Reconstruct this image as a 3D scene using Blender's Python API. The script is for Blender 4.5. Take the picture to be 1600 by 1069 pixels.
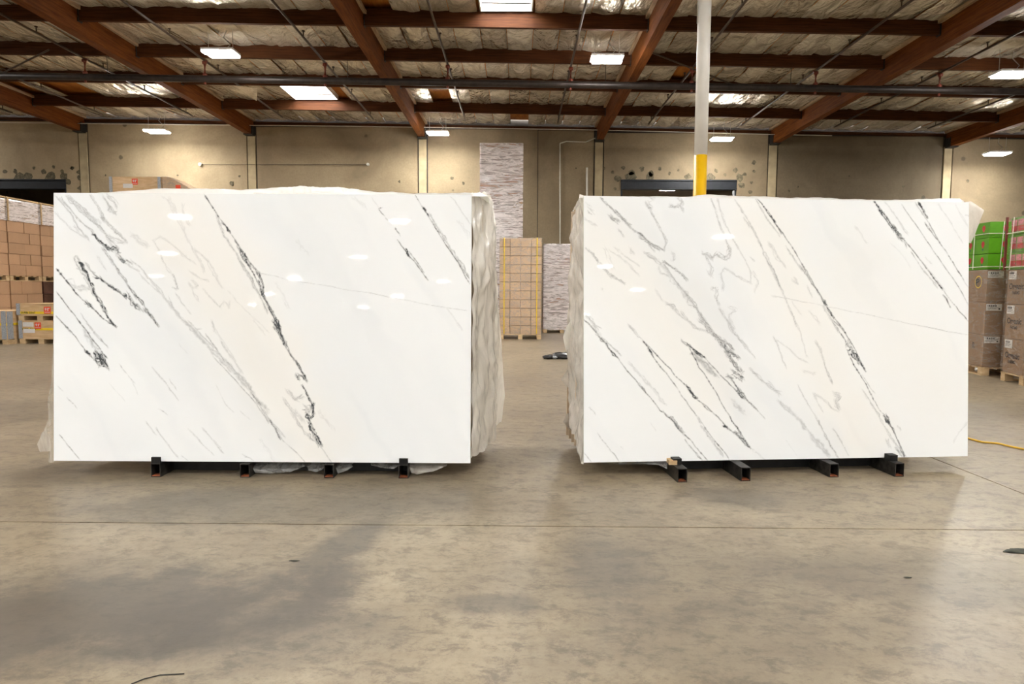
import bpy, math, random
import numpy as np
from mathutils import Vector, Matrix, noise as mn
random.seed(7); rng = np.random.RandomState(7)
PI = math.pi
S = bpy.context.scene
for o in list(bpy.data.objects): bpy.data.objects.remove(o)
COL = S.collection

# ---------------------------------------------------------------- camera
F = 1050.0
CAMZ = 1.4
cam_d = bpy.data.cameras.new('camera'); cam = bpy.data.objects.new('camera', cam_d); COL.objects.link(cam)
R = (Matrix.Rotation(math.radians(.5), 4, 'Z') @ Matrix.Rotation(PI/2-math.radians(4.49), 4, 'X') @ Matrix.Rotation(math.radians(.3), 4, 'Z'))
cam.matrix_world = Matrix.Translation((0, 0, CAMZ)) @ R
cam_d.sensor_fit = 'HORIZONTAL'; cam_d.sensor_width = 36; cam_d.lens = 36*F/1600; cam_d.clip_end = 200; cam_d.clip_start = .05
S.camera = cam
R3 = R.to_3x3(); CP = Vector((0, 0, CAMZ))
def ray(x, y): return R3 @ Vector(((x-800)/F, -(y-534.5)/F, -1))
def at(x, y, Z=None, Y=None, X=None):
    d = ray(x, y)
    t = (Z-CAMZ)/d.z if Z is not None else (Y/d.y if Y is not None else X/d.x)
    return CP + d*t

# ---------------------------------------------------------------- world, exposure
SKY = 6.0
FIX = 46.0
w = bpy.data.worlds.new('daylight'); S.world = w; w.use_nodes = True
bg = w.node_tree.nodes['Background']; bg.inputs[0].default_value = (1, .97, .93, 1); bg.inputs[1].default_value = SKY
S.view_settings.view_transform = 'Standard'; S.view_settings.look = 'None'
S.view_settings.exposure = 2.70; S.view_settings.gamma = 1; S.view_settings.use_curve_mapping = False

# ---------------------------------------------------------------- helpers
class MB:
    def __init__(s): s.v = []; s.f = []
    def add(s, vs, fs):
        n = len(s.v); s.v += [tuple(v) for v in vs]; s.f += [tuple(i+n for i in f) for f in fs]; return s
    def box(s, x0, x1, y0, y1, z0, z1, M=None):
        vs = [Vector((x, y, z)) for z in (z0, z1) for y in (y0, y1) for x in (x0, x1)]
        if M: vs = [M @ v for v in vs]
        return s.add(vs, [(0,2,3,1),(4,5,7,6),(0,1,5,4),(2,6,7,3),(0,4,6,2),(1,3,7,5)])
    def tube(s, pts, r, n=8, cap=True):
        pts = [Vector(p) for p in pts]; rings = []
        for i, p in enumerate(pts):
            t = (pts[min(i+1, len(pts)-1)]-pts[max(i-1, 0)]).normalized()
            a = t.cross(Vector((0, 0, 1)))
            if a.length < .05: a = t.cross(Vector((0, 1, 0)))
            a.normalize(); b = t.cross(a)
            rings.append([p+a*r*math.cos(2*PI*k/n)+b*r*math.sin(2*PI*k/n) for k in range(n)])
        vs = [v for q in rings for v in q]; fs = []
        for i in range(len(pts)-1):
            for k in range(n): fs.append((i*n+k, i*n+(k+1) % n, (i+1)*n+(k+1) % n, (i+1)*n+k))
        if cap: fs += [tuple(range(n))[::-1], tuple((len(pts)-1)*n+k for k in range(n))]
        return s.add(vs, fs)
    def build(s, name, m, parent=None, smooth=False, loc=None, rotz=0):
        me = bpy.data.meshes.new(name); me.from_pydata(s.v, [], s.f); me.update()
        if smooth: me.polygons.foreach_set('use_smooth', [True]*len(me.polygons))
        if m: me.materials.append(m)
        o = bpy.data.objects.new(name, me); COL.objects.link(o)
        if parent: o.parent = parent
        if loc is not None: o.location = loc
        if rotz: o.rotation_euler.z = rotz
        return o
def pieces(name, m, parent, *boxes, meshes=None):
    return [MB().box(*b).build(name, m, parent) for b in boxes]
def tag(o, label=None, cat=None, group=None, kind=None):
    if label: o['label'] = label
    if cat: o['category'] = cat
    if group: o['group'] = group
    if kind: o['kind'] = kind
    return o
def empty(name, loc=(0, 0, 0), rotz=0, **k):
    o = bpy.data.objects.new(name, None); COL.objects.link(o); o.location = loc; o.rotation_euler.z = rotz
    o.empty_display_size = .1
    return tag(o, **k)
def copy_tree(o, parent=None):
    c = o.copy(); COL.objects.link(c); c.parent = parent
    for ch in list(o.children): copy_tree(ch, c)
    return c
def smooth_bevel(o, w=.004, seg=2):
    b = o.modifiers.new('bevel', 'BEVEL'); b.width = w; b.segments = seg; b.limit_method = 'ANGLE'
    return o

# ---------------------------------------------------------------- materials
def srgb(r, g, b):
    return tuple(((c/255)/12.92 if c/255 <= .04045 else ((c/255+.055)/1.055)**2.4) for c in (r, g, b)) + (1,)
class NT:
    def __init__(s, name):
        s.m = bpy.data.materials.new(name); s.m.use_nodes = True; s.t = s.m.node_tree; s.n = s.t.nodes
        s.b = s.n['Principled BSDF']; s.out = s.n['Material Output']
    def node(s, ty, ins=None, **props):
        n = s.n.new(ty)
        for k, v in props.items(): setattr(n, k, v)
        for k, v in (ins or {}).items(): s.set(n.inputs[k], v)
        return n
    def set(s, sock, v):
        if hasattr(v, 'is_output'): s.t.links.new(v, sock)
        elif hasattr(v, 'outputs'): s.t.links.new(v.outputs[0], sock)
        else: sock.default_value = v
    def coord(s, scale=(1,1,1), rot=(0,0,0), loc=(0,0,0), out='Object'):
        tc = s.node('ShaderNodeTexCoord')
        mp = s.node('ShaderNodeMapping', {'Scale': scale, 'Rotation': rot, 'Location': loc}); s.set(mp.inputs[0], tc.outputs[out]); return mp.outputs[0]
    def noise(s, vec, scale, detail=4, rough=.55, dist=0):
        n = s.node('ShaderNodeTexNoise', {'Vector': vec, 'Scale': scale, 'Detail': detail, 'Roughness': rough, 'Distortion': dist}); return n.outputs[0]
    def ramp(s, fac, a, b, ca=(0,0,0,1), cb=(1,1,1,1)):
        n = s.node('ShaderNodeValToRGB', {'Fac': fac}); e = n.color_ramp.elements
        e[0].position = a; e[1].position = b; e[0].color = ca; e[1].color = cb; return n.outputs[0]
    def math(s, op, a, b=0.0, clamp=False):
        n = s.node('ShaderNodeMath', operation=op, use_clamp=clamp); s.set(n.inputs[0], a); s.set(n.inputs[1], b); return n.outputs[0]
    def mix(s, fac, a, b, mode='MIX'):
        n = s.node('ShaderNodeMix', data_type='RGBA', blend_type=mode); s.set(n.inputs[0], fac); s.set(n.inputs[6], a); s.set(n.inputs[7], b); return n.outputs[2]
    def bump(s, h, strength=.3, dist=.02):
        n = s.node('ShaderNodeBump', {'Height': h, 'Strength': strength, 'Distance': dist}); s.set(s.b.inputs['Normal'], n.outputs[0]); return n.outputs[0]
    def P(s, **k):
        for a, v in k.items(): s.set(s.b.inputs[a.replace('_', ' ')], v)
        return s

def plain(name, c, rough=.5, metal=0, var=.15, sc=8, bump=0, stretch=(1,1,1)):
    t = NT(name); v = t.coord(stretch); n = t.noise(v, sc, 5)
    dark = tuple(x*(1-var) for x in c[:3])+(1,); lite = tuple(min(1, x*(1+var)) for x in c[:3])+(1,)
    t.P(Base_Color=t.mix(t.ramp(n, .3, .7), dark, lite), Roughness=rough, Metallic=metal)
    if bump: t.bump(n, bump, .01)
    return t.m
def wood(name, c1, c2, stretch, sc=3, rough=.65):
    t = NT(name); v = t.coord(stretch); n = t.noise(v, sc, 6, .6, .6); n2 = t.noise(t.coord(), 1.3, 3)
    c = t.mix(t.ramp(n, .35, .68), c1, c2); c = t.mix(t.math('MULTIPLY', t.ramp(n2, .45, .75), .35), c, tuple(x*.45 for x in c1[:3])+(1,))
    t.P(Base_Color=c, Roughness=rough); t.b.inputs['Specular IOR Level'].default_value = .12; t.bump(n, .15, .01); return t.m

def text_mesh(body, size, m, ext=.0005, res=1):
    cu = bpy.data.curves.new('lettering', 'FONT'); cu.body = body; cu.size = size; cu.extrude = ext; cu.resolution_u = res; cu.offset = size*.03
    tmp = bpy.data.objects.new('tmp', cu); COL.objects.link(tmp); dg = bpy.context.evaluated_depsgraph_get(); me = bpy.data.meshes.new_from_object(tmp.evaluated_get(dg))
    bpy.data.objects.remove(tmp); me.materials.clear(); me.materials.append(m); return me
M = {}
M['girder'] = wood('glulam_brown', (.095,.027,.005,1), (.20,.062,.012,1), (8,.5,10))
M['purlin'] = wood('purlin_brown', (.038,.012,.0035,1), (.085,.028,.008,1), (.5,8,10))
M['ply'] = wood('plywood_orange', (.30,.10,.018,1), (.44,.17,.035,1), (3,.6,1))
M['ledger'] = wood('nailer_light', (.30,.20,.12,1), (.5,.37,.24,1), (4,.5,4))
M['pallet'] = wood('pallet_pine', (.50,.34,.18,1), (.70,.53,.32,1), (2,2,8))
M['crate'] = wood('crate_plywood', (.58,.38,.20,1), (.74,.54,.33,1), (.8,.8,5), 3)
M['black_steel'] = plain('black_painted_steel', (.008,.008,.008,1), .5, .3, .5, 14)
M['rust'] = plain('rusty_steel', (.30,.085,.03,1), .75, .2, .5, 30)
M['steel_worn'] = plain('worn_black_steel', (.035,.032,.028,1), .5, .5, .7, 22)
M['lintel'] = plain('charcoal_channel', (.012,.014,.018,1), .45, .3, .3, 5)
M['pipe'] = plain('dark_sprinkler_pipe', (.030,.022,.019,1), .45, .4, .4, 6)
M['branch'] = plain('brown_branch_pipe', (.055,.034,.020,1), .5, .3, .4, 6)
M['redpipe'] = plain('red_oxide_fitting', (.16,.030,.014,1), .5, .1, .3, 14)
M['conduit'] = plain('galvanised_conduit', (.55,.53,.46,1), .4, .5, .1, 8)
M['wire'] = plain('hanger_wire', (.5,.48,.44,1), .4, .5, .1, 8)
M['white_paint'] = plain('white_column_paint', (.84,.82,.77,1), .4, 0, .05, 3)
M['yellow_paint'] = plain('yellow_column_paint', (.86,.50,.008,1), .4, 0, .06, 4)
M['housing'] = plain('white_fixture_housing', (.75,.75,.74,1), .4, 0, .03)
M['dark'] = plain('dark_joint_filler', (.05,.042,.035,1), .9)  # dark base colour showing in the floor and wall joints
M['black'] = plain('black_plastic_bag', (.012,.012,.013,1), .3, 0, .4, 9, .5)
M['yellow_cord'] = plain('yellow_cord_jacket', (.75,.46,.05,1), .5)
M['cord'] = plain('white_strap', (.75,.70,.62,1), .5, 0, .1)
M['label'] = plain('white_paper', (.68,.66,.64,1), .6, 0, .05, 30)
M['ink'] = plain('black_ink', (.02,.02,.022,1), .6)
M['brown_ink'] = plain('brown_ink', (.045,.028,.02,1), .7)
M['red_label'] = plain('orange_red_sticker', (.80,.075,.022,1), .5, 0, .05)
M['tape'] = plain('yellow_warning_tape', (.82,.58,.02,1), .45, 0, .1)
M['foam'] = plain('grey_edge_foam', (.33,.35,.38,1), .7, 0, .25, 40, .3)
M['green'] = plain('bright_green_print', (.10,.33,.006,1), .45, 0, .08)
M['red'] = plain('red_print', (.50,.025,.03,1), .45, 0, .2, 10)
M['pink'] = plain('pink_print', (.62,.22,.26,1), .45, 0, .2, 20)
M['teal'] = plain('dark_teal_print', (.03,.12,.10,1), .5)
M['maroon'] = plain('maroon_edge', (.16,.03,.02,1), .5)
M['brownplastic'] = plain('dark_brown_shrinkwrap', (.075,.032,.025,1), .28, 0, .5, 6, .3)
M['debris'] = plain('dark_debris', (.03,.032,.022,1), .8, 0, .5, 20, .4)

def carton_mat(name, c, seed):
    t = NT(name); v = t.coord((1,1,1), loc=(seed, seed*2.3, 0))
    n = t.noise(v, 2.5, 4); oi = t.node('ShaderNodeObjectInfo')
    r = t.math('ADD', t.math('MULTIPLY', n, .5), t.math('MULTIPLY', oi.outputs['Random'], .5))
    base = t.mix(r, tuple(x*.80 for x in c[:3])+(1,), tuple(x*1.15 for x in c[:3])+(1,))
    ink = t.noise(t.coord((9, 9, 60)), 1.4, 3, .7); ink = t.ramp(ink, .60, .66)
    ink = t.math('MULTIPLY', ink, .35)
    t.P(Base_Color=t.mix(ink, base, tuple(x*.35 for x in c[:3])+(1,)), Roughness=.75); return t.m
M['carton'] = carton_mat('kraft_cardboard', (.47,.285,.160,1), 1)
M['carton_tan'] = carton_mat('light_kraft_cardboard', (.50,.35,.22,1), 4)
M['carton_rose'] = carton_mat('reddish_cardboard', (.46,.28,.20,1), 9)
M['carton_right'] = carton_mat('plain_brown_cardboard', (.28,.175,.100,1), 14)
M['carton_seam'] = plain('carton_tape', (.40,.25,.13,1), .4)

# clear and milky plastic films
def film_mat(name, c, lo, hi, stretch=(1,1,1), sc=4, rough=.22, a=.35, b=.7, bump=.6, dist=.03, crease=None):
    t = NT(name); v = t.coord(stretch); n = t.noise(v, sc, 6, .65, .8)
    t.P(Base_Color=c, Roughness=rough); t.b.inputs['Specular IOR Level'].default_value = .75
    nb = t.bump(n, bump, dist); t.b.inputs['Coat Weight'].default_value = .5; t.b.inputs['Coat Roughness'].default_value = .12
    tl = t.node('ShaderNodeBsdfTranslucent', {'Color': c, 'Normal': nb})
    body = t.node('ShaderNodeMixShader', {0: .12, 1: t.b.outputs[0], 2: tl.outputs[0]})
    tr = t.node('ShaderNodeBsdfTransparent', {'Color': (.97,.96,.94,1)})
    fac = t.node('ShaderNodeMapRange', {'Value': n, 'From Min': a, 'From Max': b, 'To Min': lo, 'To Max': hi})
    fo = fac.outputs[0]
    if crease:
        n3 = t.noise(t.coord(tuple(q*1.3 for q in stretch), rot=(.05, .08, 0)), sc*1.4, 5, .6, 1.2)
        ln = t.math('SUBTRACT', 1.0, t.math('MULTIPLY', t.math('ABSOLUTE', t.math('SUBTRACT', n3, .5)), crease[0]), True)
        ln2 = t.math('SUBTRACT', 1.0, t.math('MULTIPLY', t.math('ABSOLUTE', t.math('SUBTRACT', n, .47)), crease[0]*1.3), True)
        fo = t.math('ADD', fo, t.math('MULTIPLY', t.math('MAXIMUM', ln, ln2), crease[1]), True)
    mx = t.node('ShaderNodeMixShader', {0: fo, 1: tr.outputs[0], 2: body.outputs[0]})
    t.set(t.out.inputs[0], mx.outputs[0]); return t.m
M['film'] = film_mat('clear_bundle_film', (.93,.90,.83,1), .76, 1.0, (1.5,1.5,.8), 3.5, bump=.35)
M['film_clear'] = film_mat('thin_clear_tatter', (.85,.81,.74,1), .30, .65, (1.5,1.5,.8), 4, bump=.3)
M['film_pale'] = film_mat('milky_bundle_film', (.93,.89,.83,1), .70, .97, (1.5,1.5,1), 5, bump=.35)
M['film_white'] = film_mat('white_top_film', (.93,.92,.89,1), .93, 1.0, (1,1,1), 4, .3, bump=.3)
M['wrap'] = film_mat('stretch_wrap', (.95,.91,.92,1), .04, .50, (.45,.45,4.2), 1.7, .10, .42, .66, .2, .03, crease=(11, .85))
M['wrap_thin'] = film_mat('thin_stretch_wrap', (.93,.88,.82,1), .02, .12, (1.0,1.0,2.6), 1.5, .12, .35, .75, .2, crease=(34, .30))
M['film_dark'] = film_mat('grey_loose_film', (.55,.55,.54,1), .25, .75, (1,1,1), 9, .15, bump=1)

# foil insulation
t = NT('foil_insulation'); oi = t.node('ShaderNodeObjectInfo')
tc = t.node('ShaderNodeTexCoord'); add = t.node('ShaderNodeVectorMath', operation='ADD')
sc_ = t.node('ShaderNodeVectorMath', operation='SCALE'); t.set(sc_.inputs[0], (31., 17., 5.)); t.set(sc_.inputs[3], oi.outputs['Random'])
t.set(add.inputs[0], tc.outputs['Object']); t.set(add.inputs[1], sc_.outputs[0])
n1 = t.noise(add.outputs[0], 1.7, 4, .5, 1.6); n2 = t.noise(add.outputs[0], 5, 3, .5, 1.0)
hh = t.math('ADD', t.math('MULTIPLY', n1, 1.0), t.math('MULTIPLY', n2, .35))
t.bump(hh, 1.0, .16)
colr = t.mix(oi.outputs['Random'], (.58,.50,.38,1), (1.0,.93,.78,1))
colr = t.mix(t.math('MULTIPLY', t.ramp(n1, .5, .75), .3), colr, (.34,.29,.23,1))
t.P(Base_Color=colr, Metallic=.50, Roughness=.22); M['foil'] = t.m

# concrete floor
t = NT('polished_concrete_floor')
v = t.coord(); big = t.noise(v, .55, 5, .6, .5); mid = t.noise(v, 2.6, 7, .68, .3); fine = t.noise(v, 26, 6, .7)
pit = t.noise(t.coord((1.0, 1.5, 1), (0,0,.45)), 6.5, 10, .80, .3)
streak = t.noise(t.coord((.5, 6, 1), (0,0,.12)), 2.5, 5, .6)
c = t.mix(t.ramp(big, .32, .68), srgb(123,109,91), srgb(153,140,116))
c = t.mix(t.math('MULTIPLY', t.ramp(mid, .42, .68), .5), c, srgb(170,157,134))
c = t.mix(t.math('MULTIPLY', t.ramp(streak, .45, .7), .25), c, srgb(118,101,80))
c = t.mix(t.math('MULTIPLY', t.ramp(pit, .49, .60), .62), c, srgb(84,75,64))
c = t.mix(t.math('MULTIPLY', t.ramp(fine, .48, .7), .45), c, srgb(98,84,66))
# forklift stains and worn patches, world positions on the floor
STAINS = [(at(130,955,Z=0), .85, .42, .25, .75), (at(330,965,Z=0), .55, .25, .6, .5), (at(430,1000,Z=0), .45, .2, .3, .45), (at(540,850,Z=0), .13, .55, -.25, .7), (at(495,930,Z=0), .12, .35, -.2, .6), (at(300,780,Z=0), .5, .2, .4, .4),
          (at(640,765,Z=0), .6, .35, 0, .28), (at(420,790,Z=0), .9, .3, .1, .32), (at(770,945,Z=0), .2, .1, 0, .5), (at(945,880,Z=0), .22, .38, 0, .5), (at(1150,780,Z=0), .22, .22, 0, .4),
          (at(1050,900,Z=0), .8, .4, .2, .3), (at(1130,1000,Z=0), .7, .3, .2, .32), (at(1420,900,Z=0), .6, .3, 0, .3), (at(160,740,Z=0), 1.2, .3, 0, .35), (at(60,640,Z=0), 1.6, .6, 0, .35), (at(1540,640,Z=0), 1.5, .7, 0, .35)]
wob = t.noise(v, 3.2, 6, .7)
for P_, sx, sy, rz, k in STAINS:
    tcn = t.node('ShaderNodeTexCoord')
    mp = t.node('ShaderNodeMapping', {'Location': P_, 'Rotation': (0,0,rz), 'Scale': (sx*1.5, sy*1.5, 1)}, vector_type='TEXTURE'); t.set(mp.inputs[0], tcn.outputs['Object'])
    ln = t.node('ShaderNodeVectorMath', operation='LENGTH'); t.set(ln.inputs[0], mp.outputs[0])
    g = t.math('SUBTRACT', 1.0, ln.outputs['Value'], True)
    g = t.math('ADD', g, t.math('MULTIPLY', t.math('SUBTRACT', wob, .5), t.math('MINIMUM', t.math('MULTIPLY', g, 6.0), 1.5)))
    g = t.math('MULTIPLY', t.ramp(g, .05, .55), k)
    c = t.mix(g, c, srgb(76,70,62))
t.P(Base_Color=c, Roughness=t.node('ShaderNodeMapRange', {'Value': mid, 'To Min': .22, 'To Max': .50}).outputs[0])
t.bump(t.math('ADD', t.math('MULTIPLY', fine, .3), pit), .12, .01); M['floor'] = t.m

# tilt-up concrete wall
t = NT('tilt_up_concrete'); v = t.coord()
n1 = t.noise(v, .5, 6, .6, .4); n2 = t.noise(v, 14, 5, .7)
c = t.mix(t.ramp(n1, .3, .7), (.185,.136,.082,1), (.345,.270,.170,1)); c = t.mix(t.math('MULTIPLY', t.ramp(n2, .4, .75), .3), c, (.14,.11,.065,1))
vo = t.node('ShaderNodeTexVoronoi', {'Vector': v, 'Scale': .9, 'Randomness': 1.0})
sp = t.ramp(t.math('ADD', vo.outputs['Distance'], t.math('MULTIPLY', t.noise(v, 9, 3), .06)), .085, .11, (1,1,1,1), (0,0,0,1))
c = t.mix(t.math('MULTIPLY', sp, .75), c, (.07,.058,.035,1))
t.P(Base_Color=c, Roughness=.85); t.bump(n2, .2, .02); M['wall'] = t.m
WALLS = []
for k, q in enumerate((1.25, 1.2, 1.0, .92, .90, .55, .95)):                     # each tilt-up panel gets its own tone
    m_ = M['wall'].copy(); m_.name = 'tilt_up_concrete_panel'; nt = m_.node_tree; b_ = nt.nodes['Principled BSDF']; src = b_.inputs['Base Color'].links[0].from_socket
    mu = nt.nodes.new('ShaderNodeMix'); mu.data_type = 'RGBA'; mu.blend_type = 'MULTIPLY'; mu.inputs[0].default_value = 1; mu.inputs[7].default_value = (q, q, q*.98, 1)
    nt.links.new(src, mu.inputs[6]); nt.links.new(mu.outputs[2], b_.inputs['Base Color']); WALLS.append(m_)
M['pilaster'] = plain('pilaster_concrete', (.36,.29,.175,1), .85, 0, .2, 3)
M['patch'] = plain('grey_mortar_patch', (.105,.088,.052,1), .9, 0, .6, 12)

# skylight dome, lamp diffuser
t = NT('skylight_acrylic'); tl = t.node('ShaderNodeBsdfTranslucent', {'Color': (.95,.97,1,1)}); tr = t.node('ShaderNodeBsdfTransparent', {'Color': (.95,.97,1,1)})
mx = t.node('ShaderNodeMixShader', {0: .45, 1: tr.outputs[0], 2: tl.outputs[0]}); t.set(t.out.inputs[0], mx.outputs[0]); M['dome'] = t.m
t = NT('led_diffuser'); em = t.node('ShaderNodeEmission', {'Color': (1,.98,.94,1), 'Strength': FIX}); t.set(t.out.inputs[0], em.outputs[0]); M['led'] = t.m

# ---------------------------------------------------------------- structure
RS = -.014                                           # the roof drains to the right
def rz(x, base): return base + RS*x
WY = 24.0; XL, XR, YB = -25., 25., -50.
GX = [-21.4, -15.35, -9.4, -3.38, 2.80, 8.87, 14.95, 21.0]
PY = [21.47, 18.93, 16.74, 14.58, 12.3, 9.9, 7.5, 5.1, 2.7, .3, -2.1, -4.5, -6.9, -9.3, -11.7, -14.1, -16.5, -18.9, -22, -25, -28, -31, -34, -37, -40, -43, -46]
HW = (24.25, 34.)                                    # neighbouring bay seen through the openings

floor = tag(MB().box(XL, XR, YB, 36, -.12, -.014).build('floor', M['dark']), kind='structure')
jx0 = at(1450, 713, Z=0); jx1 = at(1600, 772, Z=0); JY = at(800, 822, Z=0).y
def jx(y): return jx0.x + (jx1.x-jx0.x)*(y-jx0.y)/(jx1.y-jx0.y)
g = .006
def slab_panel(y0, y1, side):
    vs = []
    for z in (-.013, 0):
        for y in (y0, y1):
            a, b = (XL, jx(y)-g) if side < 0 else (jx(y)+g, XR)
            vs += [(a, y, z), (b, y, z)]
    return MB().add(vs, [(0,2,3,1),(4,5,7,6),(0,1,5,4),(2,6,7,3),(0,4,6,2),(1,3,7,5)]).build('floor_slab', M['floor'], floor)
for y0, y1 in ((YB, JY-.006), (JY+.006, 36.)):
    for sd in (-1, 1): slab_panel(y0, y1, sd)

# ceiling deck with skylight holes
SKYL = [(-.80, .24, 12.42, 14.46), (-6.95, -5.65, 19.06, 21.34), (-.8, .24, -4.4, -2.2), (-7, -5.8, .4, 2.6), (6., 7.2, 2.8, 5.0), (-13, -11.8, -9.2, -7.), (11.5, 12.7, -9.2, -7.)]  # the unseen ones overhead and behind the view are added for more light
xs = sorted({XL, XR, *[q for s in SKYL for q in s[:2]]}); ys = sorted({YB, WY, *[q for s in SKYL for q in s[2:]]})
ceil = MB()
for i in range(len(xs)-1):
    for j in range(len(ys)-1):
        cx, cy = (xs[i]+xs[i+1])/2, (ys[j]+ys[j+1])/2
        if any(s[0] < cx < s[1] and s[2] < cy < s[3] for s in SKYL): continue
        a, b = xs[i], xs[i+1]
        vs = [(x, y, rz(x, 7.30)+dz) for dz in (0, .03) for y in (ys[j], ys[j+1]) for x in (a, b)]
        ceil.add(vs, [(0,2,3,1),(4,5,7,6),(0,1,5,4),(2,6,7,3),(0,4,6,2),(1,3,7,5)])
ceiling = tag(ceil.build('ceiling', M['ply']), kind='structure')
for i, (a, b, c0, c1) in enumerate(SKYL):
    zz = rz((a+b)/2, 7.16); fr = MB(); th = .03
    fr.box(a-th, a, c0, c1, zz, zz+.34).box(b, b+th, c0, c1, zz, zz+.34).box(a-th, b+th, c0-th, c0, zz, zz+.34).box(a-th, b+th, c1, c1+th, zz, zz+.34)
    wd = tag(fr.build(f'window_{i+1}', M['white_paint']), kind='structure')
    n = 8; pv = []; pf = []
    for jj in range(n+1):
        for ii in range(n+1):
            u, v_ = ii/n, jj/n; pv.append((a+(b-a)*u, c0+(c1-c0)*v_, zz+.34+.16*(math.sin(PI*u)*math.sin(PI*v_))**.5))
    for jj in range(n):
        for ii in range(n): q = jj*(n+1)+ii; pf.append((q, q+1, q+n+2, q+n+1))
    MB().add(pv, pf).build('pane', M['dome'], wd, True)
    bars = MB()
    for k in range(1, 5): bars.box(a, b, c0+(c1-c0)*k/5-.008, c0+(c1-c0)*k/5+.008, zz+.31, zz+.326)
    bars.box((a+b)/2-.008, (a+b)/2+.008, c0, c1, zz+.31, zz+.326).build('grille_bar', M['steel_worn'], wd)

# foil insulation panels, each a piece of the ceiling
def foil_mesh(seed):
    rr = random.Random(seed); W, nx, ny = .585, 8, 9; vs = []; fs = []
    sag = rr.uniform(.015, .06); off = rr.uniform(0, 50)
    for j in range(ny+1):
        for i in range(nx+1):
            u, v = i/nx-.5, j/ny
            z = -sag*(1-(2*u)**2)*(.5+.7*math.sin(PI*v)) + .035*mn.noise(Vector((u*2.5+off, v*2.5, 0))) + .012*mn.noise(Vector((u*8+off, v*7, 3)))
            vs.append((u*W, v, z))
    for j in range(ny):
        for i in range(nx): q = j*(nx+1)+i; fs.append((q, q+nx+1, q+nx+2, q+1))
    me = bpy.data.meshes.new('insulation_panel'); me.from_pydata(vs, [], fs); me.polygons.foreach_set('use_smooth', [True]*len(fs)); me.materials.append(M['foil']); return me
FM = [foil_mesh(k) for k in range(8)]
edges = [WY] + PY
OPEN = {0: [(-.25, .3), (3.85, 4.35)], 1: [(-2.45, -1.9), (1.2, 1.75), (-15.0, -12.3)], 2: [(4.2, 4.7)], 4: [(-3.0, -2.45)]}
for r in range(5):
    y1, y0 = edges[r]-.06, edges[r+1]+.06
    if r == 0: y1 = WY-.02
    for gi in range(len(GX)-1):
        bay0, bay1 = GX[gi]+.12, GX[gi+1]-.12
        vis = 809*max(y1, 1)/1050+1.2
        for k in range(10):
            wq = (bay1-bay0)/10; x = bay0+wq*(k+.5)
            if abs(x) > vis: continue
            if any(a-.1 < x < b+.1 and r == 1 and a < -10 and k % 3 != 1 for a, b in OPEN.get(r, [])): continue
            if any(a <= x < b and a > -10 for a, b in OPEN.get(r, [])): continue
            if any(s[0]-.28 < x < s[1]+.28 and s[2] < (y0+y1)/2 < s[3] for s in SKYL): continue
            o = bpy.data.objects.new('insulation_panel', random.choice(FM)); COL.objects.link(o); o.parent = ceiling
            o.location = (x, y0, rz(x, 7.16)+random.uniform(-.012, .012)); o.scale = (wq/.6, y1-y0, random.choice((1, 1, .6, 1.3)))
            o.rotation_euler = (0, random.uniform(-.02, .02)+.014, 0)
fb = MB()
for r in range(5, len(edges)-1):
    y1, y0 = edges[r]-.06, edges[r+1]+.06
    x = XL
    while x < XR-.5:
        if not any(s[0]-.3 < x+.3 < s[1]+.3 and s[2]-.2 < (y0+y1)/2 < s[3]+.2 for s in SKYL):
            z = rz(x, 7.16); vs = []
            for j in range(3):
                for i in range(4): vs.append((x+.59*i/3, y0+(y1-y0)*j/2, z-(.04 if i in (1, 2) else 0)*random.uniform(.3, 1.6)))
            fb.add(vs, [(j*4+i, (j+1)*4+i, (j+1)*4+i+1, j*4+i+1) for j in range(2) for i in range(3)])
        x += .6
tag(fb.build('insulation_panel', M['foil'], ceiling, True), kind='stuff')

# foil triangle added under the third purlin, standing in for a patch of skylight
fp = [at(366, 134, Y=18.7), at(402, 138, Y=18.7), at(401, 158, Y=19.3)]
MB().add([fp[0], fp[1], fp[2], fp[0]+Vector((0,.01,.01)), fp[1]+Vector((0,.01,.01)), fp[2]+Vector((0,.01,.01))], [(0,1,2),(5,4,3),(0,3,4,1),(1,4,5,2),(2,5,3,0)]).build('light_patch', M['foil'], ceiling)

# walls
WT = 6.98
def wall(name, *b): return tag(MB().box(*b).build(name, M['wall']), kind='structure')
wall('wall_left', XL-.2, XL, YB, 36, 0, 8.2); wall('wall_right', XR, XR+.2, YB, 36, 0, 8.2); wall('wall_front', XL, XR, YB-.2, YB, 0, 8.2)
DOORS = [(at(-120, 280, Y=WY).x, at(103, 280, Y=WY).x, at(50, 280, Y=WY).z), (at(970, 281, Y=WY).x, at(1151, 282, Y=WY).x, at(1060, 281, Y=WY).z)]
base = MB(); cuts = sorted(q for d in DOORS for q in d[:2]); seg = [XL]+cuts+[XR]
for i in range(0, len(seg)-1, 2): base.box(seg[i], seg[i+1], WY+.05, WY+.25, 0, 8.0)
for d in DOORS: base.box(d[0], d[1], WY+.05, WY+.25, d[2], 8.0)
wb = tag(base.build('wall_back', M['dark']), kind='structure')
def panel(x0, x1, off, mt):
    b = MB(); z1a, z1b = rz(x0, WT), rz(x1, WT)
    cutsx = [d for d in DOORS if d[0] > x0 and d[1] < x1] or [d for d in DOORS if x0 < d[1] <= x1+.001 and d[0] <= x0] 
    z = min(z1a, z1b)
    if cutsx:
        d = cutsx[0]; d0 = max(d[0], x0)
        if d0 > x0: b.box(x0, d0, WY+off, WY+.06, 0, z)
        b.box(d[1], x1, WY+off, WY+.06, 0, z); b.box(d0, d[1], WY+off, WY+.06, d[2], z)
    else: b.box(x0, x1, WY+off, WY+.06, 0, z)
    return b.build('wall_panel', mt, wb)
bnd = [XL]+GX+[XR]
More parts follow.
